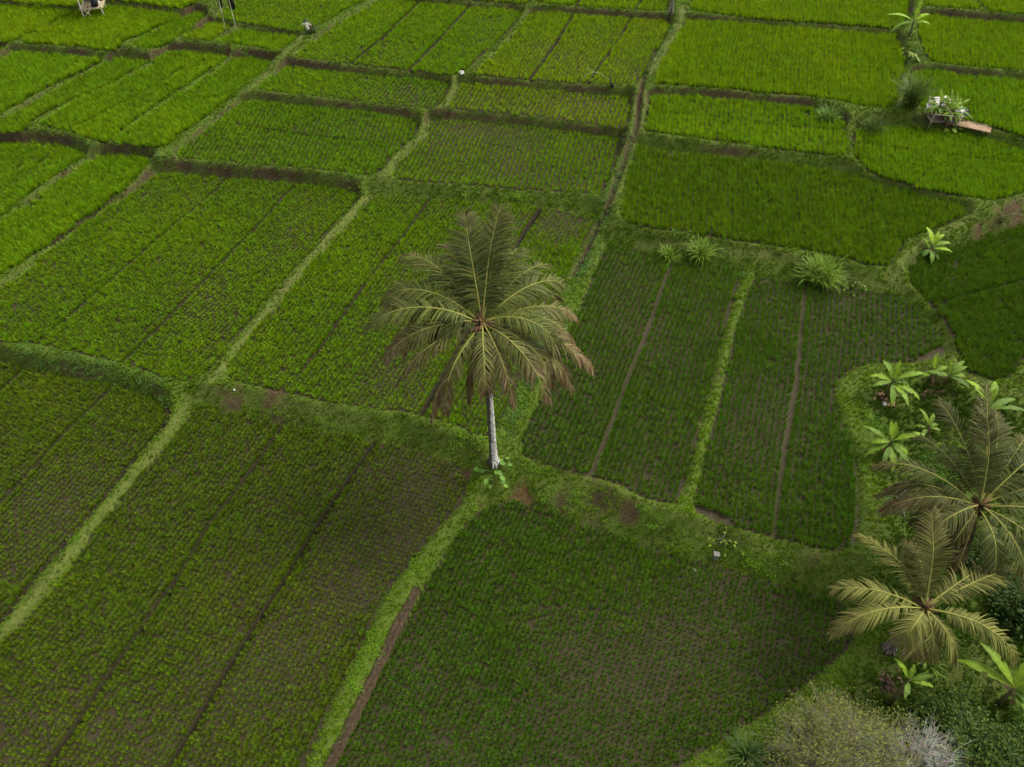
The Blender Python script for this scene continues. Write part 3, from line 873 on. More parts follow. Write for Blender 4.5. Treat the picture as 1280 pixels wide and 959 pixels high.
# places where the young rice grows thin and the mud shows: pixel, level, radius m, weakness
WEAK = [(880, 800, 0, 7.5, .42), (760, 840, 0, 4, .25), (700, 470, 1, 3.5, .3), (780, 400, 1, 3.5, .3), (520, 600, .25, 3.2, .4), (480, 700, .25, 3.0, .35), (330, 860, .25, 4, .35), (120, 600, .35, 3, .3), (40, 640, .35, 2.5, .35),
        (600, 200, 1.6, 7, .35), (690, 275, 1, 2.2, .5), (510, 490, 1, 2.5, .35), (400, 300, 1, 4, .22), (250, 380, 1, 4, .2), (1000, 480, 1, 4, .28), (940, 560, 1, 3, .25), (700, 80, 2.7, 5, .2)]
WEAKW = [(*at(a, b, z), r, k) for a, b, z, r, k in WEAK]
for i, f in enumerate(FIELDS):
    P = np.array(f['w'])
    (ax, ay), (bx, by) = [at(p[0], p[1], f['z']) for p in f['d']]
    th = math.atan2(by - ay, bx - ax)
    c, s = math.cos(th), math.sin(th)
    U, Vv = P[:, 0] * c + P[:, 1] * s, -P[:, 0] * s + P[:, 1] * c
    su, sv = f['sp'][1], f['sp'][0]
    uu, vv = np.meshgrid(np.arange(U.min(), U.max(), su), np.arange(Vv.min(), Vv.max(), sv))
    # rows wander a little
    vv = vv + (vnoise(uu, vv * .3, 3.0, 60 + i) - .5) * .18
    uu = uu + (vnoise(uu * .3, vv, 3.0, 90 + i) - .5) * .18
    uu, vv = uu.ravel() + RNG.normal(0, .026, uu.size), vv.ravel() + RNG.normal(0, .022, uu.size)
    x, y = uu * c - vv * s, uu * s + vv * c
    px, py = project(np.stack([x, y, np.full(x.shape, f['z'])], -1))
    k = inside(x, y, f['w']) & (px > -200) & (px < 1500) & (py > -75) & (py < 1070) & (y > 6)
    x, y = x[k], y[k]
    de = seg_dist(x, y, f['w'])
    keep = de > .09
    for w, dry, pw in f['trw']:                          # the planted rows close up along the furrows
        x, y = push_off(x, y, pw, w + (.09 if dry else .112) + .05 * (vnoise(x, y, .7, 7) - .4))
    lush = f['s'] > 1.02
    pn = fbm(x, y, 3.2, 100 + 3 * i) * .6 + vnoise(x, y, 9, 300 + i) * .4       # patches of weak and strong growth
    keep &= RNG.random(len(x)) > np.clip((.42 - pn) * 1.6 * f['patch'], .006, .5)
    x, y, de, pn = x[keep], y[keep], de[keep], pn[keep]
    n = len(x); nrice += n
    z = ground_z(x, y) - .01
    g = np.clip(1 + (pn - .5) * 1.5 * f['patch'], .45, 1.35) * f['s']
    g *= 1 + .18 * np.exp(-de / .35)                     # plants at the margin get more light and grow fuller
    for wx, wy, wr, wa in WEAKW:
        dd = np.hypot(x - wx, y - wy) / wr + (pn - .5) * 1.6
        g *= 1 - .55 * wa * np.clip(1.25 - dd, 0, 1)
    sw = g * 1.22 * RNG.uniform(.75, 1.25, n); sh = g * RNG.uniform(.82, 1.18, n)
    rot = np.stack([RNG.normal(0, .10, n), RNG.normal(0, .10, n), RNG.uniform(0, 6.283, n)], -1)
    tr_, tg_, tb_ = f['tint']
    if lush and tg_ > .14: tr_ = max(tr_, .52 * tg_)
    t = np.array((tr_, tg_, tb_))[None, :] * RNG.uniform(.78, 1.22, (n, 1))
    yel = np.clip((fbm(x, y, 3.8, 500 + 3 * i) - .47) * 4.0, 0, 1)[:, None] * .42
    t = t * (1 - yel) + yel * t * np.array([[1.45, 1.22, .9]])
    t *= np.array([[1, 1, 1]]) * (1 + RNG.normal(0, .05, (n, 3)))
    scatter("rice_crop", np.stack([x, y, z], -1), rot, np.stack([sw, sw, sh], -1), np.clip(t, 0, 1),
            LUSH_COL if lush else RICE_COL, f['label'], "rice paddy", "rice paddies")

# grass and weeds on the bunds
dens = 58
xr = RNG.uniform(-60, 60, int(120 * 80 * dens)); yr = RNG.uniform(3.5, 83.5, len(xr))
k = sample(FID, xr, yr) < 0
xr, yr = xr[k], yr[k]
zr = ground_z(xr, yr)
px, py = project(np.stack([xr, yr, zr], -1))
k = (px > -170) & (px < 1520) & (py > -60) & (py < 1070)
xr, yr, zr = xr[k], yr[k], zr[k]
far = np.clip((yr - 25) / 40, 0, 1)
pth, soil, bare, de = sample(PATHM, xr, yr), sample(SOIL, xr, yr), sample(BAREM, xr, yr), sample(DE, xr, yr)
red = sample(REDM, xr, yr)
keep = RNG.random(len(xr)) > np.clip(.62 * pth + .72 * soil + .35 * bare + .25 * far + .3 * red, 0, .97)
xr, yr, zr, pth, soil, de = xr[keep], yr[keep], zr[keep], pth[keep], soil[keep], de[keep]
n = len(xr)
g = (.55 + .9 * fbm(xr, yr, 1.6, 700)) * RNG.uniform(.7, 1.25, n) * (1 - .45 * pth)
base = np.array([[.096, .166, .008]])
dryc = np.array([[.112, .128, .030]])
lim = np.array([[.105, .190, .009]]); deep = np.array([[.056, .112, .010]])
q = np.clip((fbm(xr, yr, 2.6, 720) - .4) * 3, 0, 1)[:, None]
q2 = np.clip((fbm(xr, yr, 1.9, 740) - .5) * 3.5, 0, 1)[:, None]
t = base * (1 - q) + lim * q
t = t * (1 - .75 * q2) + deep * .75 * q2
gd = np.clip((de - .9) * 1.6, 0, 1)[:, None]
t = t * (1 - .82 * gd) + .82 * gd * np.array([[.036, .076, .007]])
g = g * (1 + .35 * gd[:, 0] * fbm(xr, yr, 1.1, 790))
dr = np.clip(pth * .9 + np.clip((fbm(xr, yr, .9, 760) - .55) * 2, 0, .5), 0, 1)[:, None]
t = t * (1 - dr) + dryc * dr
LIME = [(.15, .38, [(1078,795),(1032,842),(992,876),(952,904),(908,930),(858,960),(800,1010)]), (1.15, .40, [(1086,690),(1087,600),(1074,548),(1054,505),(1052,484),(1072,464),(1110,457),(1160,460)]),
        (.3, .40, [(592,640),(562,684),(522,722),(497,755),(474,795),(442,852),(418,905),(396,955),(360,1040)]), (1.15, .30, [(652,575),(700,590),(770,610),(845,637),(905,660),(980,682),(1060,696)]), (1.1, .3, [(935,345),(912,420),(896,480),(878,560),(856,630)])]
for z_, hw_, pp_ in LIME:
    dl = seg_dist(xr, yr, [at(a, b, z_) for a, b in pp_], False)
    wl = np.clip(1.5 - dl / hw_, 0, 1)[:, None] * .75
    t = t * (1 - wl) + wl * np.array([[.112, .196, .008]])
t *= RNG.uniform(.75, 1.25, (n, 1))
rot = np.stack([RNG.normal(0, .2, n), RNG.normal(0, .2, n), RNG.uniform(0, 6.283, n)], -1)
# broad weeds in patches on the wide banks
wn_ = fbm(xr, yr, 2.1, 780)
isw = (wn_ > .60) & (de > .2) & (pth < .2) & (RNG.random(n) < .45)
Pg = np.stack([xr, yr, zr - .01], -1); Sg = np.stack([g * 1.1, g * 1.1, g], -1)
scatter("grass", Pg[~isw], rot[~isw], Sg[~isw], t[~isw], GRASS_COL, "short green grass growing over the bunds and banks", "grass")
scatter("weeds", Pg[isw], rot[isw] * .6, Sg[isw] * .95, t[isw] * np.array([[.85, 1.0, .9]]), WEED_COL, "broad-leaved weeds in patches on the banks and in the garden", "weeds")

# pale blue-green creepers: along the channel and on the left bank
CREEP = [(1.3, 18, .30, [(762,262),(745,300),(728,335),(712,368)]), (1.2, 18, .38, [(700,400),(678,440),(660,480),(645,512),(632,540)]), (2.0, 14, .3, [(795,160),(782,195),(768,230),(757,258)]),
         (.9, 14, .45, [(20,448),(70,458),(120,468),(170,482),(215,497)]), (2.8, 8, .35, [(842,30),(830,60),(815,88),(805,115)]), (1.0, 5, .5, [(930,345),(940,348)]),
         (1.6, 4, .4, [(838,305),(850,312),(930,318)]), (1.0, 8, .4, [(1060,690),(1085,695),(1105,690)]), (2.8, 8, .5, [(1132,75),(1142,60),(1146,85)]),
         (2.2, 10, .4, [(150,66),(140,74),(128,82)]), (1.5, 8, .4, [(205,195),(196,200),(110,190),(115,196)]), (2.4, 4, .3, [(215,60),(225,55),(290,72),(320,76)]), (1.3, 4, .4, [(980,328),(1010,336)])]
P, TT, SS = [], [], []
for z0, per, hw, pp in CREEP:
    ww = [on_ground(a, b, z0) for a, b in pp]
    for a, b in zip(ww[:-1], ww[1:]):
        L = (b - a).length
        for _ in range(int(L * hw * 2 * per) + 2):
            q = a.lerp(b, random.random())
            x, y = q.x + random.gauss(0, hw * .8), q.y + random.gauss(0, hw * .8)
            if sample(FID, x, y) >= 0: continue
            P.append((x, y, float(ground_z(x, y)) - .01))
            c = random.uniform(.7, 1.25)
            TT.append((.066 * c, .140 * c, .026 * c)); SS.append(random.uniform(.6, 1.15))
P, TT, SS = np.array(P), np.array(TT), np.array(SS)
n = len(P)
scatter("creeper", P, np.stack([RNG.normal(0, .15, n), RNG.normal(0, .15, n), RNG.uniform(0, 6.283, n)], -1), np.stack([SS, SS, SS], -1), TT, CREEPER_COL,
        "pale blue-green creeping plants lining the water channel and the left bank", "creeper")
print("rice clumps", nrice, "grass", len(xr), "creeper", n)


# ---------------------------------------------------------------- coconut palms
def lerp3(a, b, t): return tuple(a[k] + (b[k] - a[k]) * t for k in range(3))


OLIVE, OLIVE_L, BROWN, TAN = (.036, .056, .009), (.105, .125, .024), (.105, .060, .026), (.20, .155, .085)
RACHIS = (.235, .23, .055)


SC = 1.0
PALM_TONE = 1.0      # older palms carry duller leaves


def frond(parent, base, az, el, droop, L, dry=0.0, tipdry=.3, lift=.3, hang=.55, dark=1.0, r=None, bend=0.0, n=84, leaf=1.0, fold=1.0):
    """one frond as a part (the leaflets) with its rachis as a sub-part"""
    r = r or random
    az, el = math.radians(az + r.gauss(0, 5)), math.radians(el + r.gauss(0, 4))
    L *= SC * r.uniform(.9, 1.06); leaf *= SC ** .6
    droop = math.radians((droop + (14 if el < .9 else 0)) * r.uniform(.85, 1.25)); bend = math.radians(bend + r.gauss(0, 9))
    kink = r.uniform(.35, .8); kd = r.uniform(0, .35) if r.random() < .5 else 0
    gaps = [(r.uniform(.25, .95), r.uniform(.01, .04)) for _ in range(r.randint(1, 5))]
    p = Vector((0, 0, 0)); pts = [p.copy()]; tang = []
    for i in range(n):
        u = i / n
        e = el - droop * u ** 1.35 - (kd if u > kink else 0)
        a = az + bend * u * u
        t = Vector((math.cos(a) * math.cos(e), math.sin(a) * math.cos(e), math.sin(e)))
        tang.append(t); p = p + t * (L / n); pts.append(p.copy())
    mb = MB()
    s0 = .16
    tw = r.uniform(-.7, .7)
    for i in range(int(n * s0), n):
        u = (i + .5) / n
        t = tang[i]
        b = t.cross(Vector((0, 0, 1)))
        if b.length < .15: b = Vector((-math.sin(az), math.cos(az), 0)) * -1
        b.normalize(); nn = b.cross(t).normalized()
        b = (b * math.cos(tw * u) + nn * math.sin(tw * u)).normalized(); nn = b.cross(t).normalized()
        prof = min(1, .45 + 1.6 * (u - s0)) * (1 - .62 * max(0, (u - .55) / .45) ** 1.6)
        for sgn in (-1, 1):
            if r.random() < .04 + .10 * dry or any(abs(u - g0) < gw and r.random() < .75 for g0, gw in gaps): continue
            l = leaf * prof * r.uniform(.82, 1.12)
            d = (t * (.42 + .55 * u) + b * sgn * fold * (1 - .35 * u) + nn * (lift + r.uniform(-.15, .15))).normalized()
            q = pts[i] + (pts[i + 1] - pts[i]) * r.random()
            w0 = .055 * r.uniform(.8, 1.2)
            g = (hang + .45 * max(0, 1 - max(0, math.sin(el)) * 1.5)) * r.uniform(.6, 1.4) * (1 + .6 * dry)
            dd = min(1, max(0, dry + r.uniform(-.15, .15) + 1.25 * tipdry * max(0, (u - .5) / .5) * r.uniform(.4, 1.6)))
            cg = lerp3(OLIVE, OLIVE_L, r.random() ** 1.5)
            vs, cs = [], []
            steps = (0, .38, .72, 1.0)
            for j, s in enumerate(steps):
                if j:
                    d = (d + Vector((0, 0, -1)) * g * (.30 + .5 * s)).normalized()
                    q = q + d * l * (s - steps[j - 1])
                wv = (t - d * t.dot(d))
                wv = wv.normalized() if wv.length > .05 else nn
                ww = w0 * (1 - .8 * s ** 1.6)
                ct = min(1, dd + (.75 * s * s * (tipdry + dry)))
                col = lerp3(cg, BROWN if r.random() < .6 else TAN, ct)
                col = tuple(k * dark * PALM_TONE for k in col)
                if j == 3: vs.append(tuple(q)); cs.append(col)
                else:
                    vs += [tuple(q - wv * ww / 2), tuple(q + wv * ww / 2)]; cs += [col, col]
            mb.add(vs, [(0, 1, 3, 2), (2, 3, 5, 4), (4, 5, 6)], cs)
    fo = mb.build("frond", M_FROND, parent, base)
    rb = MB()
    rp = pts[::6] + [pts[-1]]
    rc = lerp3(RACHIS, BROWN, min(1, dry * .8))
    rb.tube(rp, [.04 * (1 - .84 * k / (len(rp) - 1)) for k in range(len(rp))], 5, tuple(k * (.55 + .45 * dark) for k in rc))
    rb.build("rachis", M_FROND, fo)
    return fo


def palm(name, base, crown, fronds, label, r0, trunk_mat, seed, extras=True, girth=1.0):
    r = random.Random(seed)
    root = empty(name, base)
    tag(root, label, "palm tree", "coconut palms")
    off = crown - base
    mb = MB()
    m = 46
    pts, rad = [], []
    for k in range(m):
        u = k / (m - 1)
        p = Vector((off.x * u ** 1.5, off.y * u ** 1.5, off.z * u))
        p.z -= .25 * (1 - u)
        pts.append(p)
        rad.append(r0 * (1.25 * math.exp(-u * 16) * .45 + 1 - .28 * u) * (1 + (.05 if k % 2 else -.02)))
    mb.tube(pts, rad, 14, (1, 1, 1))
    tr = mb.build("trunk", trunk_mat, root)
    rm = MB()
    for k in range(11):
        a = k * .571 + r.uniform(-.15, .15); d = Vector((math.cos(a), math.sin(a), 0))
        rm.tube([d * r0 * .7 + Vector((0, 0, .28)), d * r0 * 1.25 + Vector((0, 0, .12)), d * r0 * r.uniform(1.6, 2.2) + Vector((0, 0, -.08))], [.05, .06, .035], 5)
    rm.build("root_flare", trunk_mat, root)
    c = off
    # crown heart: leaf bases, fibre and flower spathes
    hb = MB()
    for k in range(26):
        a = r.uniform(0, 6.28); e = r.uniform(-.2, 1.2)
        d = Vector((math.cos(a) * math.cos(e), math.sin(a) * math.cos(e), math.sin(e)))
        q = c + Vector((0, 0, -.35 + .4 * r.random()))
        hb.tube([q, q + d * .22, q + d * .5 + Vector((0, 0, -.05))], [.09, .07, .03], 5, lerp3((.05, .032, .018), (.15, .085, .04), r.random()))
    hb.build("leaf_base", M_FROND, root)
    if extras:
        for k, (a, e, l) in enumerate(((200, 20, .55), (215, -10, .5), (95, 60, .7), (330, 0, .5), (350, 15, .45), (240, 5, .45))):
            a, e = math.radians(a), math.radians(e)
            d = Vector((math.cos(a) * math.cos(e), math.sin(a) * math.cos(e), math.sin(e)))
            sb = MB()
            q = c + d * .12
            sb.tube([q, q + d * l * .4, q + d * l * .8 + Vector((0, 0, -.03)), q + d * l + Vector((0, 0, -.10))], [.03, .075, .06, .01], 6, ((.17, .08, .035), (.26, .17, .09), (.12, .06, .03))[k % 3])
            sb.build("flower_spathe", M_FROND, root)
        nb = MB()
        for k in range(16):
            a = r.uniform(2.6, 6.6); d = Vector((math.cos(a), math.sin(a), r.uniform(-.8, .1))) * r.uniform(.25, .5)
            q = c + d
            nb.tube([c, c + d * .6, q, q + Vector((0, 0, -.12))], [.012, .01, .03, .008], 4, (.10, .06, .025))
        nb.build("flower_stalk", M_FROND, root)
    for fr in fronds:
        frond(root, c + Vector((0, 0, r.uniform(-.15, .1))), r=r, **fr)
    return root


def F(az, el, droop, L, **k): return dict(az=az, el=el, droop=droop, L=L, **k)


pb = on_ground(617, 577)
ch = 8.7
cz = pb.z + ch
cx, cy = at(603, 404, cz)
crown = Vector((cx, cy, cz))
MAIN = [
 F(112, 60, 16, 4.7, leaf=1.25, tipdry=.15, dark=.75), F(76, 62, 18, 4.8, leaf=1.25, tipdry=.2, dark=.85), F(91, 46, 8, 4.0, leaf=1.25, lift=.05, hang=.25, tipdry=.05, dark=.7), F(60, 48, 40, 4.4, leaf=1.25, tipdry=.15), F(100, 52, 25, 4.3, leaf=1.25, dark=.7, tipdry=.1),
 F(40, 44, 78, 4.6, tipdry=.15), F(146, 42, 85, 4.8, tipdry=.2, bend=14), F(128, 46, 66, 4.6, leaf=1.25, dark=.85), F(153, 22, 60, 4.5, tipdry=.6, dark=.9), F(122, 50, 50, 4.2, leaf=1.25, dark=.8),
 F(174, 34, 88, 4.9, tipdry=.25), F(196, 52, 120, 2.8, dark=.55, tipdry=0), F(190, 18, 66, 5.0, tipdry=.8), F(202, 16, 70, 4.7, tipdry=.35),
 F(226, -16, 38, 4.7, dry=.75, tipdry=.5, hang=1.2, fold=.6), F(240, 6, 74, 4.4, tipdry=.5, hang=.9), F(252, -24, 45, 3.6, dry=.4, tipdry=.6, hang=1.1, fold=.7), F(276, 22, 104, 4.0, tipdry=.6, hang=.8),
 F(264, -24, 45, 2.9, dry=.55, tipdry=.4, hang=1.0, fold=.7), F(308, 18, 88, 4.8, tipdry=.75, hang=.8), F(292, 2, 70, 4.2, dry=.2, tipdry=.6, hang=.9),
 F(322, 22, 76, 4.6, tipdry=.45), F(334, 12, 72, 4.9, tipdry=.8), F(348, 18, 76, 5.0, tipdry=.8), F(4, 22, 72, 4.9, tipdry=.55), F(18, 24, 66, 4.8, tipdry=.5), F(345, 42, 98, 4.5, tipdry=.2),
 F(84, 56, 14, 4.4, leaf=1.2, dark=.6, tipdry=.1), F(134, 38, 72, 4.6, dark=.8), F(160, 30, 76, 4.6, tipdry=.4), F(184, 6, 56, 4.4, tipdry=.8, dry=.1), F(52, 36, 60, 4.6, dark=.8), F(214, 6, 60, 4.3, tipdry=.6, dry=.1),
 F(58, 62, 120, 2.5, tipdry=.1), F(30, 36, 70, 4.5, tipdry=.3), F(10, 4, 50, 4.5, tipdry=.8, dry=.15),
]
SC = .93
MAIN = [dict(f, dry=f.get('dry', 0) + (.12 if f['el'] < 25 else 0), tipdry=f.get('tipdry', .3) + (.3 if f['el'] < 25 else .05)) for f in MAIN]
palm("coconut_palm", pb, crown, MAIN, "tall lone coconut palm with white lichen trunk standing at the centre of the paddies", .165, M_TRUNK, 3)

pb2 = on_ground(1190, 690, .7)
cz2 = pb2.z + 5.0
crown2 = Vector((*at(1224, 632, cz2), cz2))
pb2 = Vector((crown2.x - .3, crown2.y - .1, float(ground_z(crown2.x - .3, crown2.y - .1))))
RIGHT = [
 F(108, 46, 30, 5.2, dark=.8, tipdry=.2), F(84, 58, 20, 5.0, tipdry=.2, dark=.8), F(66, 40, 30, 5.0, dark=.85), F(52, 40, 45, 5.2, tipdry=.4), F(128, 42, 55, 5.0, tipdry=.2, dark=.85), F(142, 30, 50, 5.0, tipdry=.4), F(150, 24, 56, 4.7, tipdry=.9),
 F(168, 28, 64, 4.8, tipdry=.95, dry=.15), F(182, 30, 92, 3.5, dark=.85), F(205, 20, 80, 3.8, dry=.1, tipdry=.4), F(238, -10, 60, 4.2, dry=.65, hang=1.1, fold=.7), F(248, -18, 50, 3.8, dry=.5, hang=1.0, fold=.7), F(262, 20, 95, 4.2, tipdry=.3), F(285, 16, 90, 4.4, tipdry=.3), F(310, 24, 84, 5.0, tipdry=.3),
 F(330, 26, 70, 5.2, tipdry=.3), F(350, 24, 60, 5.2, tipdry=.4), F(8, 30, 60, 5.2, tipdry=.3), F(25, 36, 56, 5.2, tipdry=.4), F(38, 40, 45, 5.2, tipdry=.4), F(74, 44, 40, 5.2, tipdry=.5), F(98, 66, 12, 4.2, dark=.75), F(225, 0, 70, 3.6, dry=.3, hang=.9),
]
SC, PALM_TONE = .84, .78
palm("coconut_palm", pb2, crown2, RIGHT, "drooping coconut palm at the right edge behind the smaller pale-fronded palm", .19, M_BARK, 4, extras=False)

cz3 = 3.9
crown3 = Vector((*at(1156, 760, cz3), cz3))
pb3 = Vector((crown3.x + .05, crown3.y + .1, float(ground_z(crown3.x, crown3.y))))
FRONT = [
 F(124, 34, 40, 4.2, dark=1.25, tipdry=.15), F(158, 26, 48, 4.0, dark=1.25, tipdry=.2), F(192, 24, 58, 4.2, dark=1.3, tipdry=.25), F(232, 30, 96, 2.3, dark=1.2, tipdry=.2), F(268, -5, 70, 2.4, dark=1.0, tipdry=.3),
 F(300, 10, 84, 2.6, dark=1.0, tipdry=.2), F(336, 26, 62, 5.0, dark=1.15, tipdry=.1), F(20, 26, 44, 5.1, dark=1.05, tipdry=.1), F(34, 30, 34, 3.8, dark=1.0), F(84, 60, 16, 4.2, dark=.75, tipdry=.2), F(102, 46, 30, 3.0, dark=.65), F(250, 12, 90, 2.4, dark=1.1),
]
SC, PALM_TONE = .84, 1.22
OLIVE, OLIVE_L = (.048, .056, .010), (.118, .120, .026)
palm("coconut_palm", pb3, crown3, FRONT, "smaller coconut palm at lower right with pale yellow-green fronds in a star", .17, M_BARK, 5, extras=False)


# ---------------------------------------------------------------- banana plants
BAN, BAN_D = (.15, .235, .012), (.045, .095, .014)


def banana_leaf(parent, base, az, el, droop, L, W, col, r, fold=.25, torn=.3):
    az, el, droop = math.radians(az), math.radians(el), math.radians(droop)
    n = 12
    p = Vector((0, 0, 0)); vs, fs, cs = [], [], []
    for i in range(n + 1):
        u = i / n
        e = el - droop * u ** 1.5
        t = Vector((math.cos(az) * math.cos(e), math.sin(az) * math.cos(e), math.sin(e)))
        b = Vector((-math.sin(az), math.cos(az), 0)); nn = t.cross(b) * -1
        if nn.z < 0 and abs(e) < 1.5: nn = -nn
        if u < .16: w = .02 * L / 1.5
        else:
            q = (u - .16) / .84
            w = W * .5 * (math.sin(math.pi * min(1, .06 + q * .94) ** .8) ** .75) * (1 if q < .97 else .3)
        for k in (-1, -.5, 0, .5, 1):
            jag = 1 - (torn * r.random() if abs(k) == 1 and r.random() < .45 else 0)
            vs.append(tuple(p + b * k * w * jag + nn * (abs(k) * w * fold - k * k * w * .18 + r.uniform(-.01, .01))))
            c = r.uniform(.88, 1.12) * (1.25 if k == 0 else 1)
            cs.append(tuple(q_ * c for q_ in col))
        p = p + t * (L / n)
    for i in range(n):
        for k in range(4):
            if i > 3 and k in (0, 3) and r.random() < torn * .25: continue
            a = i * 5 + k
            fs.append((a, a + 1, a + 6, a + 5))
    mb = MB(); mb.add(vs, fs, cs)
    return mb.build("leaf", M_LEAF, parent, base)


def banana(pos, h, nleaf, L, label, seed, azs=None, bright=1.0, litter=0, W=.34):
    r = random.Random(seed)
    root = empty("banana_plant", pos)
    tag(root, label, "banana plant", "banana plants")
    sb = MB()
    sb.tube([(0, 0, -.15), (.01, 0, h * .4), (0, .02, h * .8), (0, .02, h)], [.075 * h ** .5, .062 * h ** .5, .045 * h ** .5, .03], 8, (.12, .105, .045))
    sb.build("stem", M_LEAF, root)
    for k in range(nleaf):
        az = azs[k][0] if azs else r.uniform(0, 40) + 360 * k / nleaf
        el = azs[k][1] if azs else r.uniform(15, 70)
        yl = r.random()
        col = lerp3(BAN_D, BAN, min(1, yl * .7 + max(0, el) / 110)); col = tuple(c * bright for c in col)
        banana_leaf(root, Vector((0, .02, h - .05 - .04 * k)), az, el, r.uniform(45, 85) if el < 60 else r.uniform(8, 30), L * r.uniform(.6, 1.2), W * r.uniform(.75, 1.1) * L / 1.4, col, r)
    for k in range(litter):
        az = r.uniform(0, 360)
        banana_leaf(root, Vector((0, 0, h * .7)), az, r.uniform(-50, -20), 60, h * r.uniform(.6, .9), .22, (.10, .062, .035), r, torn=.8).name = "dead_leaf"
    return root


BANS = [
 (1106, 497, 1.35, 9, 1.5, "tall banana plant with brown dead leaves at its foot, beside the curved paddy edge", [(70, 62), (118, 48), (8, 30), (350, 10), (200, 20), (170, 35), (255, 5), (320, 15), (285, 20)], 1.1, 6),
 (1107, 566, .95, 10, 1.35, "bushy banana plant just below the tall one, left of the drooping palm", [(110, 60), (80, 60), (5, 35), (180, 20), (200, 0), (330, 5), (300, 10), (265, 0), (150, 40), (240, 15)], 1.1, 2),
 (1161, 476, .75, 5, 1.1, "small banana plant with one upright yellow leaf, left one of the pair under the footpath", [(108, 66), (80, 60), (205, 15), (20, 25), (340, 20)], 1.1, 2),
 (1181, 480, .7, 6, 1.2, "small banana plant, right one of the pair under the footpath", [(98, 64), (22, 35), (5, 15), (325, 10), (160, 15), (40, 40)], .9, 1),
 (1157, 540, .5, 6, .9, "low banana plant half hidden behind the drooping palm's left frond", [(110, 40), (60, 45), (15, 20), (340, 15), (170, 20), (225, 15)], .95, 2),
 (1222, 528, 1.1, 5, 1.5, "banana plant with two upright leaves rising behind the drooping palm", [(66, 66), (62, 46), (125, 55), (350, 25), (20, 20)], 1.1, 2),
 (1161, 318, .8, 10, 1.25, "banana plant with bright yellow leaves on the bund corner above the dark paddy", [(105, 50), (40, 45), (60, 55), (10, 30), (350, 10), (330, 25), (215, 0), (260, 0), (300, 5), (130, 50)], 1.25, 3),
 (1136, 45, 1.2, 5, 1.9, "far banana plant with one tall upright leaf at the top right, between two paddies", [(66, 68), (178, 28), (200, 10), (20, 40), (350, 20)], 1.3, 0),
 (1246, 880, 1.5, 8, 1.9, "large banana plant with broad leaves in the bottom right corner", [(128, 42), (150, 24), (35, 45), (15, 35), (0, 15), (335, -5), (60, 60), (310, -10)], 1.0, 3),
 (1110, 880, 2.3, 5, .9, "small banana plant with pale leaves poking out of the grey bushes", [(80, 60), (130, 45), (10, 25), (350, 10), (240, 20)], 1.1, 0),
]
for k, (px, py, h, nl, L, lab, azs, br, lit) in enumerate(BANS):
    banana(on_ground(px, py), h, nl, L, lab, 40 + k, azs, br, lit)


# ---------------------------------------------------------------- clumps of tall grass, rosettes, shrubs
def blade_plant(name, pos, nb, h, spread, w, cols, label, cat, seed, group=None, el=(30, 88), parts=True):
    r = random.Random(seed)
    root = empty(name, pos); tag(root, label, cat, group)
    mb = MB()
    for b in range(nb):
        a = r.uniform(0, 6.283); e = math.radians(r.uniform(*el)); l = h * r.uniform(.65, 1.1)
        q = Vector((r.gauss(0, spread * .25), r.gauss(0, spread * .25), -.03))
        ww = w * r.uniform(.7, 1.3); col = lerp3(cols[0], cols[1], r.random())
        vs = []
        n = 5
        for i in range(n + 1):
            u = i / n
            ee = e - 1.5 * u ** 1.8 * r.uniform(.7, 1.1)
            t = Vector((math.cos(a) * math.cos(ee), math.sin(a) * math.cos(ee), math.sin(ee)))
            s = Vector((-math.sin(a), math.cos(a), 0))
            wk = ww * (1 - u) ** .6 * min(1, .5 + 2 * u)
            if i == n: vs.append(tuple(q))
            else: vs += [tuple(q - s * wk / 2), tuple(q + s * wk / 2)]
            q = q + t * l / n
        fs = [(2 * i, 2 * i + 1, 2 * i + 3, 2 * i + 2) for i in range(n - 1)] + [(2 * n - 2, 2 * n - 1, 2 * n)]
        mb.add(vs, fs, col)
    mb.build("blades", M_LEAF, root)
    sb = MB()
    for k in range(max(6, nb // 12)):
        a = r.uniform(0, 6.28); d = Vector((math.cos(a) * .3, math.sin(a) * .3, 1)) * h * .35
        q = Vector((r.gauss(0, spread * .2), r.gauss(0, spread * .2), -.05))
        sb.tube([q, q + d * .6, q + d], [w * .4, w * .35, w * .2], 4, tuple(c * .8 for c in cols[0]))
    sb.build("stalks", M_LEAF, root)
    return root


TG = ((.085, .160, .012), (.185, .275, .028)); TGD = ((.045, .080, .010), (.085, .125, .018))
blade_plant("tall_grass", on_ground(876, 318), 170, 1.35, .5, .06, TG, "pale clump of tall arching grass on the bank, middle one of three above the dividing ridge", "grass clump", 1, "tall grass clumps")
blade_plant("tall_grass", on_ground(838, 314), 80, 1.1, .45, .06, TG, "loose low clump of tall grass at the head of the muddy track", "grass clump", 2, "tall grass clumps")
blade_plant("tall_grass", on_ground(1026, 344), 380, 1.7, 1.1, .06, TG, "biggest bushy clump of tall grass, on the bank above the curved paddy", "grass clump", 3, "tall grass clumps")
blade_plant("tall_grass", on_ground(1037, 138), 170, 1.2, .7, .05, (TG[0], (.12, .20, .04)), "round clump of tall grass on the far bund, left one of two before the ruined shelter", "grass clump", 4, "tall grass clumps")
blade_plant("tall_grass", on_ground(1096, 150), 190, 1.3, .9, .05, TGD, "darker spreading clump of tall grass on the far bund, right one of two", "grass clump", 5, "tall grass clumps")
blade_plant("tall_grass", on_ground(1132, 145), 320, 2.3, .9, .05, TGD, "tallest dark upright grass thicket at the left side of the ruined shelter", "grass clump", 6, "tall grass clumps", (55, 90))
blade_plant("tall_grass", on_ground(1256, 268), 60, 1.1, .9, .04, ((.12, .11, .035), (.09, .13, .03)), "straggly yellowish grass hanging on the bare brown bank at the right edge", "grass clump", 8, "tall grass clumps")
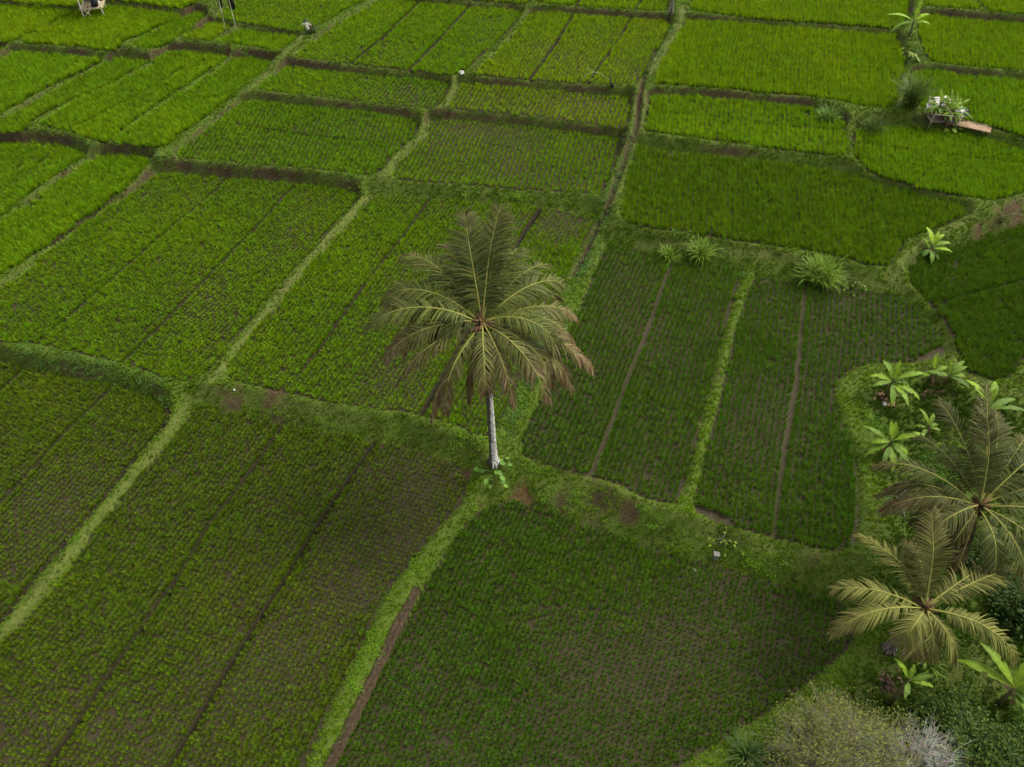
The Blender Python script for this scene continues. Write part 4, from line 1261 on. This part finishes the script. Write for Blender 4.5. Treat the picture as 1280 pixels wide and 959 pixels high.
blade_plant("spiky_plant", on_ground(932, 945, .4), 130, 1.15, .3, .055, ((.030, .066, .010), (.060, .105, .020)), "dark green spiky rosette at the bottom edge left of the grey bush", "spiky plant", 7, None, (8, 75))
blade_plant("spiky_plant", on_ground(1128, 628, .7), 70, .9, .35, .05, ((.05, .085, .035), (.10, .14, .06)), "pale spiky rosette in the shade left of the drooping palm", "spiky plant", 9, None, (8, 60))
blade_plant("tall_grass", on_ground(1160, 830, .5), 40, .9, .4, .045, TG, "thin pale grass tuft on the garden floor under the star-shaped palm", "grass clump", 10, "tall grass clumps", (10, 60))


def broad_plant(pos, nl, size, col, label, seed, h=.4):
    r = random.Random(seed)
    root = empty("broadleaf_plant", pos); tag(root, label, "leafy plant")
    for k in range(nl):
        a = r.uniform(0, 6.28); q = r.uniform(.05, .6) * (nl / 9) ** .5
        c = Vector((math.cos(a) * q, math.sin(a) * q, h * r.uniform(.5, 1.1)))
        t = Vector((math.cos(a), math.sin(a), -.35)).normalized(); s = Vector((-t.y, t.x, r.uniform(-.3, .3))).normalized()
        l = size * r.uniform(.7, 1.2)
        mb = MB()
        out = [(0, 0), (.12, .32), (.4, .42), (.75, .25), (1, 0), (.75, -.25), (.4, -.42), (.12, -.32)]
        vs = [tuple(c + t * l * u + s * l * v + Vector((0, 0, .25 * abs(v) * l))) for u, v in out] + [tuple(c + t * l * .45)]
        cc = r.uniform(.75, 1.2)
        mb.add(vs, [(i, (i + 1) % 8, 8) for i in range(8)], tuple(x * cc for x in col))
        lf = mb.build("leaf", M_LEAF, root)
        st = MB(); st.tube([(0, 0, -.05), tuple(c * .6 + Vector((0, 0, .05))), tuple(c)], [.012, .01, .008], 4, (.09, .14, .04))
        st.build("stalk", M_LEAF, lf)
    return root


broad_plant(on_ground(620, 592), 15, .25, (.105, .21, .030), "light green broad-leaved plant at the foot of the tall central palm", 1)
broad_plant(on_ground(617, 606), 6, .22, (.12, .22, .035), "small pair of pale broad leaves just below the plant at the palm's foot", 2, .25)
broad_plant(on_ground(906, 676), 20, .13, (.12, .18, .016), "yellow-green leafy plant beside the little stone marker on the bank", 3)
broad_plant(on_ground(1186, 166, 2.4), 12, .34, (.16, .24, .025), "low yellow-green leafy plant at the foot of the stems before the ruined shelter", 4, .3)
broad_plant(on_ground(1066, 350), 16, .15, (.13, .18, .020), "yellowish leafy weed right of the biggest grass clump", 5, .35)
broad_plant(on_ground(1138, 72, 3.0), 12, .3, (.16, .22, .03), "yellow-green leafy weed on the bund below the far banana plant", 6, .4)


def twigs(mb, r, base, tip, rad, col, depth, ends):
    mid = base.lerp(tip, .5) + Vector((r.gauss(0, 1), r.gauss(0, 1), r.gauss(0, .6))) * (tip - base).length * .10
    mb.tube([base, mid, tip], [rad, rad * .7, rad * .35], 3, tuple(c * r.uniform(.7, 1.3) for c in col), cap=False)
    ends.append(tip)
    if depth:
        for _ in range(3):
            o = base.lerp(tip, r.uniform(.35, .95))
            d = (tip - base).normalized() + Vector((r.gauss(0, .8), r.gauss(0, .8), r.gauss(.1, .5)))
            twigs(mb, r, o, o + d.normalized() * (tip - base).length * r.uniform(.35, .6), rad * .55, col, depth - 1, ends)


def leaves(mb, r, pts, n, size, c0, c1, jit):
    for _ in range(n):
        p = r.choice(pts) + Vector((r.gauss(0, jit), r.gauss(0, jit), r.gauss(0, jit)))
        t = Vector((r.uniform(-1, 1), r.uniform(-1, 1), r.uniform(-.7, .5))).normalized()
        nn = Vector((r.uniform(-.7, .7), r.uniform(-.7, .7), 1)).normalized()
        s = t.cross(nn).normalized(); l = size * r.uniform(.6, 1.3)
        mb.add([tuple(p), tuple(p + t * l * .5 + s * l * .27), tuple(p + t * l - nn * l * .12), tuple(p + t * l * .5 - s * l * .27)], [(0, 1, 2, 3)], lerp3(c0, c1, r.random()))


def shrub(name, pos, rx, h, ntw, twcol, twrad, nleaf, size, c0, c1, label, seed, depth=2, jit=.12, lobes=1, cat="shrub"):
    r = random.Random(seed)
    root = empty(name, pos); tag(root, label, cat)
    tb, bb, lb = MB(), MB(), MB()
    ends = []
    lob = [(Vector((r.uniform(-.6, .6) * rx, r.uniform(-.6, .6) * rx, 0)), r.uniform(.5, .8)) for _ in range(lobes)] if lobes > 1 else [(Vector((0, 0, 0)), 1.0)]
    tb.tube([(0, 0, -.2), (.03, .02, h * .3)], [.12, .07], 7, twcol)
    for k in range(ntw):
        o, sc = lob[k % len(lob)]
        a = r.uniform(0, 6.283); e = math.asin(r.uniform(.05, 1))
        d = Vector((math.cos(a) * math.cos(e) * rx, math.sin(a) * math.cos(e) * rx, math.sin(e) * h)) * sc * r.uniform(.72, 1.02)
        b = o * .7 + d * r.uniform(.25, .5) + Vector((0, 0, .05 * h))
        twigs(bb, r, b, o + d, twrad, twcol, depth, ends)
        if k % 6 == 0: tb.tube([(0, 0, h * .15), tuple(b * .6 + Vector((0, 0, .05))), tuple(b)], [.05, .035, twrad], 5, twcol, cap=False)
    tb.build("trunk", M_TWIG, root)
    bb.build("branches", M_TWIG, root)
    if nleaf:
        up = [p for p in ends]
        leaves(lb, r, up, nleaf, size, c0, c1, jit)
        lb.build("foliage", M_LEAF, root)
    return root


shrub("grey_shrub", on_ground(1043, 966, .5), 2.6, 2.4, 420, (.22, .205, .135), .012, 15000, .08, (.085, .105, .022), (.175, .185, .030), "grey twiggy dome-shaped bush dotted with yellow-green leaves at the bottom right", 11, jit=.10)
shrub("bare_shrub", on_ground(1138, 968, .5), 1.75, 2.2, 280, (.36, .345, .285), .014, 0, .1, (0, 0, 0), (0, 0, 0), "pale leafless tangle of twigs beside the grey dome-shaped bush", 12)
shrub("leafy_shrub", on_ground(1215, 925, .5), 2.1, 2.0, 90, (.06, .05, .03), .014, 6500, .14, (.016, .040, .005), (.070, .112, .010), "dark green leafy bush under the big banana leaves in the bottom right corner", 13, lobes=5, jit=.18)
shrub("leafy_shrub", on_ground(1268, 972, .5), 1.9, 2.0, 80, (.06, .05, .03), .014, 5200, .13, (.015, .038, .005), (.062, .104, .010), "dark leafy bush cut off by the bottom right corner of the frame", 14, lobes=5, jit=.18)
shrub("leafy_shrub", on_ground(1190, 990, .5), 1.6, 1.6, 60, (.06, .05, .03), .014, 4000, .12, (.015, .038, .005), (.058, .098, .010), "low dark bush at the bottom edge right of the leafless tangle", 15, lobes=4, jit=.16)
shrub("leafy_shrub", on_ground(1278, 770, .5), 1.5, 1.8, 60, (.06, .05, .03), .014, 3000, .17, (.012, .032, .004), (.042, .076, .009), "dark leafy bush at the right edge behind the star-shaped palm's right fronds", 16, lobes=4, jit=.18)
shrub("leafy_shrub", on_ground(1235, 715, .5), 1.3, 1.3, 50, (.06, .05, .03), .014, 2200, .15, (.012, .032, .004), (.042, .076, .009), "dark low bush under the crown of the drooping palm", 17, lobes=4, jit=.16)
shrub("leafy_shrub", on_ground(390, 40, 2.9), .55, .55, 40, (.05, .04, .02), .012, 420, .12, (.022, .045, .010), (.06, .10, .02), "small dark bush beside the scarecrow at the top left", 18, depth=1)


# ---------------------------------------------------------------- small built things
PALE, GREYW, DARKW = (.50, .44, .32), (.24, .20, .15), (.035, .03, .024)


def pole(mb, a, b, r0, col, n=6, r1=None):
    mb.tube([a, Vector(a).lerp(Vector(b), .5), b], [r0, r0 * .95, r1 or r0 * .85], n, col)


# ruined field shelter at the right
hp = on_ground(1178, 150, 2.7)
hz = hp.z
sh = empty("field_shelter", hp); sh.scale = (.86, .86, .72); tag(sh, "collapsed field shelter of poles and torn white sheeting behind thin stems", "shelter")
for (x, y, h, lx) in ((-1.1, -.5, 1.5, .1), (-1.0, .9, 2.1, -.15), (.9, .9, 1.7, .2), (1.0, -.4, 1.1, .15), (.0, 1.0, 1.9, .05)):
    m_ = MB(); pole(m_, (x, y, -.2), (x + lx, y, h), .045, random.choice((PALE, GREYW))); m_.build("post", M_WOOD, sh)
for a, b in (((-1.2, .9, 1.95), (1.1, .9, 1.7)), ((-1.25, -.45, 1.35), (-1.0, 1.2, 1.75)), ((-1.3, .5, 1.75), (.2, 1.1, 2.0)), ((.1, 1.1, 2.0), (1.2, -.3, 1.15)), ((-1.1, -.5, 1.25), (1.15, -.5, 1.0)), ((-.5, .8, 2.1), (.3, -.5, 1.2))):
    m_ = MB(); pole(m_, a, b, .035, random.choice((PALE, GREYW, GREYW))); m_.build("rail", M_WOOD, sh)


def torn_sheet(name, o, ux, uy, nx, ny, crumple, seed, parent, mat):
    r = random.Random(seed)
    vs, fs = [], []
    o, ux, uy = Vector(o), Vector(ux), Vector(uy)
    nn = ux.cross(uy).normalized()
    hgt = [[r.uniform(-1, 1) * crumple for _ in range(nx + 1)] for _ in range(ny + 1)]
    for lay in (0, -.012):
        for j in range(ny + 1):
            for i in range(nx + 1):
                e = r.uniform(-.06, .06) if i in (0, nx) or j in (0, ny) else 0
                if lay: e = 0
                vs.append(tuple(o + ux * (i / nx + e) + uy * (j / ny + e * .7) + nn * (hgt[j][i] + lay)))
    k = (nx + 1) * (ny + 1)
    for j in range(ny):
        for i in range(nx):
            a = j * (nx + 1) + i
            fs.append((a, a + 1, a + nx + 2, a + nx + 1)); fs.append((k + a + nx + 1, k + a + nx + 2, k + a + 1, k + a))
    mb = MB(); mb.add(vs, fs)
    return mb.build(name, mat, parent, smooth=False)


torn_sheet("roof_sheet", (-.75, .35, 1.55), (1.0, .1, -.05), (.05, .75, .35), 5, 4, .06, 1, sh, M_SHEET)
torn_sheet("roof_sheet", (.30, .15, 1.35), (1.1, -.2, -.3), (.15, .65, .25), 5, 4, .09, 2, sh, M_SHEET)
torn_sheet("roof_sheet", (-1.35, .35, 1.25), (.45, .1, .1), (.05, .45, .35), 3, 3, .06, 3, sh, M_SHEET)
torn_sheet("wall_sheet", (1.05, .2, 1.0), (.65, -.3, -.25), (.1, .4, .4), 3, 3, .09, 4, sh, M_STONE)
for k in range(6):
    m_ = MB(); m_.box((-.9 + .36 * k, .2, .45), (.30, 1.3, .05), None, lerp3(DARKW, GREYW, random.random() * .6), .01); m_.build("floor_board", M_WOOD, sh, smooth=False)
# fallen plank panel right of it
fp = on_ground(1212, 156, 2.7)
pn_ = empty("plank_panel", fp + Vector((0, 0, .14)), math.radians(-27)); tag(pn_, "weathered brown plank panel lying on the bund right of the collapsed shelter", "plank panel")
for k in range(4):
    m_ = MB(); m_.box((random.uniform(-.05, .05), -.40 + .235 * k, .02 * random.random()), (2.5, .215, .05), Matrix.Rotation(random.uniform(-.02, .02), 3, 'Z'), lerp3((.20, .13, .075), (.34, .25, .165), random.random()), .008)
    m_.build("plank", M_WOOD, pn_, smooth=False)
for x in (-.9, .9):
    m_ = MB(); m_.box((x, -.05, -.06), (.09, .95, .06), None, (.20, .16, .11)); m_.build("batten", M_WOOD, pn_, smooth=False)
# stemmy plants before the shelter
for k, (px, py, h, lean, lab) in enumerate(((1163, 160, 1.7, -.2, "leftmost of the thin-stemmed banana shoots before the collapsed shelter"), (1172, 162, 1.5, .15, "second thin-stemmed banana shoot from the left before the collapsed shelter"), (1178, 164, 1.9, .25, "slanting thin-stemmed banana shoot below the white sheeting"), (1186, 160, 1.2, .45, "rightmost thin-stemmed banana shoot with a long yellow leaf over the plank panel"))):
    banana(on_ground(px, py, 2.5), h * .62, 9, 1.1, lab, 70 + k, [(100, 60), (30, 40), (5, 20), (170, 20), (210, 10), (320, 15), (260, 0), (60, 50), (140, 35)], .95, 2, W=.36)

# stilted hut cut by the top edge
hp = on_ground(116, 9, 2.6)
ht = empty("stilted_hut", hp, math.radians(12)); tag(ht, "small stilted field hut with pale poles cut off by the top edge at the left", "hut")
for x in (-.75, .75):
    for y in (-.6, .7):
        m_ = MB(); pole(m_, (x, y, -.3), (x * .95, y, 2.3), .055, (.55, .52, .44)); m_.build("post", M_WOOD, ht)
for k in range(6):
    m_ = MB(); m_.box((-.72 + .29 * k, .05, .75), (.26, 1.4, .05), None, lerp3((.25, .2, .12), (.45, .36, .22), random.random()), .01); m_.build("floor_board", M_WOOD, ht, smooth=False)
for k in range(5):
    m_ = MB(); m_.box((0, .72, .9 + .26 * k), (1.5, .03, .235), None, lerp3(DARKW, (.12, .09, .06), random.random()), .01); m_.build("wall_board", M_WOOD, ht, smooth=False)
for a, b in (((-.75, -.6, .1), (.0, -.6, .75)), ((-.75, -.62, .7), (.75, -.62, .72)), ((-.75, -.64, .9), (-.1, -.64, .15))):
    m_ = MB(); pole(m_, a, b, .04, (.50, .40, .25)); m_.build("brace", M_WOOD, ht)
for s in (-1, 1):
    m_ = MB()
    M_ = Matrix.Rotation(s * math.radians(28), 3, 'Y')
    m_.box((s * .55, .05, 2.45), (1.35, 1.9, .09), M_, (.20, .165, .11), .02); m_.build("roof_panel", M_WOOD, ht, smooth=False)
m_ = MB(); m_.box((.3, -.3, 1.0), (.5, .4, .4), None, (.02, .02, .022), .05); m_.build("dark_bundle", M_CLOTH, ht)

# two flag poles
def flag_pole(px, py, h, lean, cloth, ccol, label, f0, f1):
    p = on_ground(px, py, 2.6)
    root = empty("flag_pole", p); tag(root, label, "flag pole", "flag poles")
    m_ = MB(); pole(m_, (0, 0, -.2), (lean, 0, h), .035, (.42, .42, .26), 6, .02); m_.build("pole", M_WOOD, root)
    m2 = MB()
    vs, n = [], 8
    for i in range(n + 1):
        u = i / n
        z = h * (f0 + (f1 - f0) * u); w = cloth * (.55 + .6 * math.sin(math.pi * (.15 + .8 * u)))
        for k in (-.25, .2, .65):
            vs.append((lean * z / h + k * w, .05 * math.sin(5 * u + 3 * k) + .02, z - .25 * k * w))
    m2.add(vs, [(i * 3 + k, i * 3 + k + 1, i * 3 + k + 4, i * 3 + k + 3) for i in range(n) for k in range(2)], ccol)
    fl = m2.build("cloth", M_CLOTH, root)
    so = fl.modifiers.new("thickness", 'SOLIDIFY'); so.thickness = .02
    return root


flag_pole(283, 42, 3.6, .15, .28, (.03, .036, .016), "left bird-scaring pole with a narrow dark rag hanging along it", .48, .80)
flag_pole(295, 37, 2.8, .05, .46, (.012, .012, .014), "right bird-scaring pole with a black plastic flag at its top", .66, 1.0)

# scarecrow
sp = on_ground(386, 42, 2.9)
sc = empty("scarecrow", sp); sc.scale = (.72, .72, .72); tag(sc, "small scarecrow in a pale shirt and dark hat beside the footpath at the top left", "scarecrow")
m_ = MB(); pole(m_, (0, 0, -.2), (-.03, 0, 1.45), .03, GREYW); m_.build("pole", M_WOOD, sc)
m_ = MB(); pole(m_, (-.55, 0, .98), (.38, 0, 1.1), .022, GREYW); m_.build("cross_stick", M_WOOD, sc)
m_ = MB(); m_.tube([(0, 0, .45), (0, 0, .6), (-.02, 0, .9), (-.03, 0, 1.12), (-.03, 0, 1.2)], [.20, .19, .17, .16, .06], 9, [(.55, .52, .45)] * 45); 
m_.tube([(-.1, 0, 1.05), (-.3, 0, 1.0), (-.5, 0, .92)], [.09, .08, .10], 7, (.60, .57, .50)); m_.tube([(.08, 0, 1.06), (.25, 0, .98), (.36, 0, .80)], [.09, .08, .09], 7, (.34, .26, .20))
m_.build("shirt", M_CLOTH, sc)
m_ = MB(); m_.tube([(-.03, 0, 1.2), (-.03, 0, 1.26), (-.03, 0, 1.36), (-.03, 0, 1.42)], [.06, .11, .11, .04], 8, (.35, .30, .24)); m_.build("head", M_CLOTH, sc)
m_ = MB(); m_.tube([(-.03, 0, 1.36), (-.03, 0, 1.38), (-.03, 0, 1.42), (-.03, 0, 1.52)], [.30, .27, .14, .10], 10, (.035, .045, .018)); m_.build("hat", M_CLOTH, sc)

# pale litter on the bund
lp = on_ground(577, 95, 2.8)
lt = empty("broken_box", lp, math.radians(30)); lt.scale = (.6, .6, .6); tag(lt, "small broken white foam box lying on the bund at the top centre", "box")
m_ = MB(); m_.box((0, .18, .14), (.46, .10, .22), Matrix.Rotation(.3, 3, 'X'), (.62, .58, .48), .02); m_.build("panel", M_SHEET, lt, smooth=False)
m_ = MB(); m_.box((.0, -.16, .12), (.42, .14, .18), Matrix.Rotation(-.3, 3, 'X'), (.65, .62, .52), .02); m_.build("panel", M_SHEET, lt, smooth=False)
m_ = MB(); m_.box((.24, .0, .15), (.08, .3, .18), None, (.5, .44, .36), .02); m_.build("panel", M_SHEET, lt, smooth=False)
m_ = MB(); m_.box((0, 0, .05), (.38, .30, .05), None, (.07, .045, .03), .01); m_.build("base", M_WOOD, lt, smooth=False)

# bent cane
a, b, c = on_ground(722, 107, 2.8), on_ground(742, 104, 2.8), on_ground(762, 106, 2.8)
root = empty("bent_cane", a); tag(root, "thin pale cane bent in a low arch over the bund at the top centre", "cane")
m_ = MB(); q = [Vector((0, 0, -.05)), Vector(((b - a).x * .45, .3, .42)), Vector(((b - a).x, .45, .58)), Vector(((b - a).x * 1.45, .4, .5)), Vector(((c - a).x, .2, .12))]
m_.tube(q, [.022, .02, .018, .016, .012], 6, (.20, .25, .09)); m_.build("stem", M_WOOD, root)
m_ = MB(); m_.tube([q[2], q[2] + Vector((-.35, .2, .15)), q[2] + Vector((-.7, .25, .12))], [.018, .014, .008], 5, (.26, .30, .13)); m_.build("side_shoot", M_WOOD, root)
# dark stake on the riser
p = on_ground(763, 119, 2.5)
root = empty("dark_stake", p); tag(root, "charred dark stake leaning on the riser below the bent cane", "stake")
m_ = MB(); pole(m_, (.12, 0, -.15), (-.16, .05, .62), .07, (.02, .02, .022), 7, .04); m_.build("shaft", M_WOOD, root)
m_ = MB(); m_.tube([(0, 0, .2), (.1, -.08, .22), (.2, -.12, .1)], [.05, .06, .03], 6, (.025, .025, .028)); m_.build("rag", M_CLOTH, root)
# weathered post at the top
p = on_ground(839, 16, 3.1)
root = empty("old_post", p); tag(root, "thick weathered grey post on the bund at the top edge beside the channel", "post")
m_ = MB(); m_.tube([(0, 0, -.2), (.02, 0, .4), (-.04, 0, 1.0), (-.05, 0, 1.6), (-.1, 0, 1.75)], [.16, .13, .14, .12, .06], 9, [lerp3((.05, .045, .035), (.17, .155, .125), random.random()) for _ in range(45)]); m_.build("shaft", M_WOOD, root)
m_ = MB(); m_.tube([(-.03, 0, .9), (-.16, -.05, .6), (-.22, -.08, .1)], [.04, .045, .05], 6, (.22, .21, .17)); m_.build("prop", M_WOOD, root)
# stone marker with a stick on the lower bank
p = on_ground(894, 698, .3)
root = empty("stone_marker", p); tag(root, "little grey stone water marker at the foot of the bank beside the dark paddy", "marker")
m_ = MB(); m_.box((0, 0, .12), (.20, .18, .34), None, (1, 1, 1), .02); m_.build("block", M_STONE, root, smooth=False)
m_ = MB(); m_.box((.02, .02, .31), (.25, .22, .05), Matrix.Rotation(.12, 3, 'Y'), (1, 1, 1), .015); m_.build("cap", M_STONE, root, smooth=False)
p = on_ground(899, 684, .6)
root = empty("dry_stick", p); tag(root, "dry forked stick standing in the bank above the little stone marker", "stick")
m_ = MB(); m_.tube([(0, 0, -.1), (.02, .05, .4), (.08, .1, .95)], [.03, .025, .012], 5, (.20, .18, .14)); m_.build("stem", M_WOOD, root)
m_ = MB(); m_.tube([(.02, .05, .4), (-.10, .05, .6), (-.14, .02, .8)], [.018, .015, .008], 5, (.20, .18, .14)); m_.build("fork", M_WOOD, root)
# plastic litter
for px, py, z, s, lab in ((1105, 506, .9, .16, "white scrap of litter below the tall banana plant"), (293, 487, 1.0, .07, "tiny white scrap on the bank left of the dry grass patch"), (868, 713, 0, .10, "pale stone in the mud left of the little stone marker")):
    p = on_ground(px, py, z)
    m_ = MB()
    r = random.Random(px)
    rings = []
    vs = [tuple(Vector((math.cos(k * 1.047) * s * r.uniform(.6, 1.1), math.sin(k * 1.047) * s * r.uniform(.6, 1.1), h))) for h in (-.03, s * .5) for k in range(6)] + [(0, 0, s * .9)]
    fs = [(k, (k + 1) % 6, 6 + (k + 1) % 6, 6 + k) for k in range(6)] + [(6 + k, 6 + (k + 1) % 6, 12) for k in range(6)]
    m_.add(vs, fs, (1, 1, 1))
    o = m_.build("litter_scrap" if z > .5 else "pale_stone", M_SHEET if z > .5 else M_STONE, None, p, smooth=False)
    tag(o, lab, "litter" if z > .5 else "stone")
# heaps of dead leaves
for px, py, z, n, R, cols, lab in ((1099, 497, .9, 60, .45, ((.10, .055, .03), (.32, .20, .10)), "heap of brown dead leaves around the tall banana plant's foot"), (1163, 494, 1.0, 45, .35, ((.045, .028, .02), (.12, .075, .05)), "dark purplish heap of dead leaves below the pair of small banana plants"),
                                   (1112, 856, .4, 60, .38, ((.035, .022, .015), (.08, .05, .035)), "dark brown heap of dead leaves on the garden floor above the grey bushes"), (1137, 806, .4, 50, .4, ((.16, .14, .12), (.38, .35, .30)), "pale dry leaf sheaths lying at the foot of the star-shaped palm")):
    p = on_ground(px, py, z); r = random.Random(px)
    m_ = MB()
    pts = [Vector((r.gauss(0, R * .5), r.gauss(0, R * .5), abs(r.gauss(.06, .08)))) for _ in range(20)]
    leaves(m_, r, pts, n, .24, cols[0], cols[1], .08)
    tag(m_.build("leaf_heap", M_LEAFLITTER, None, p), lab, "leaf heap")
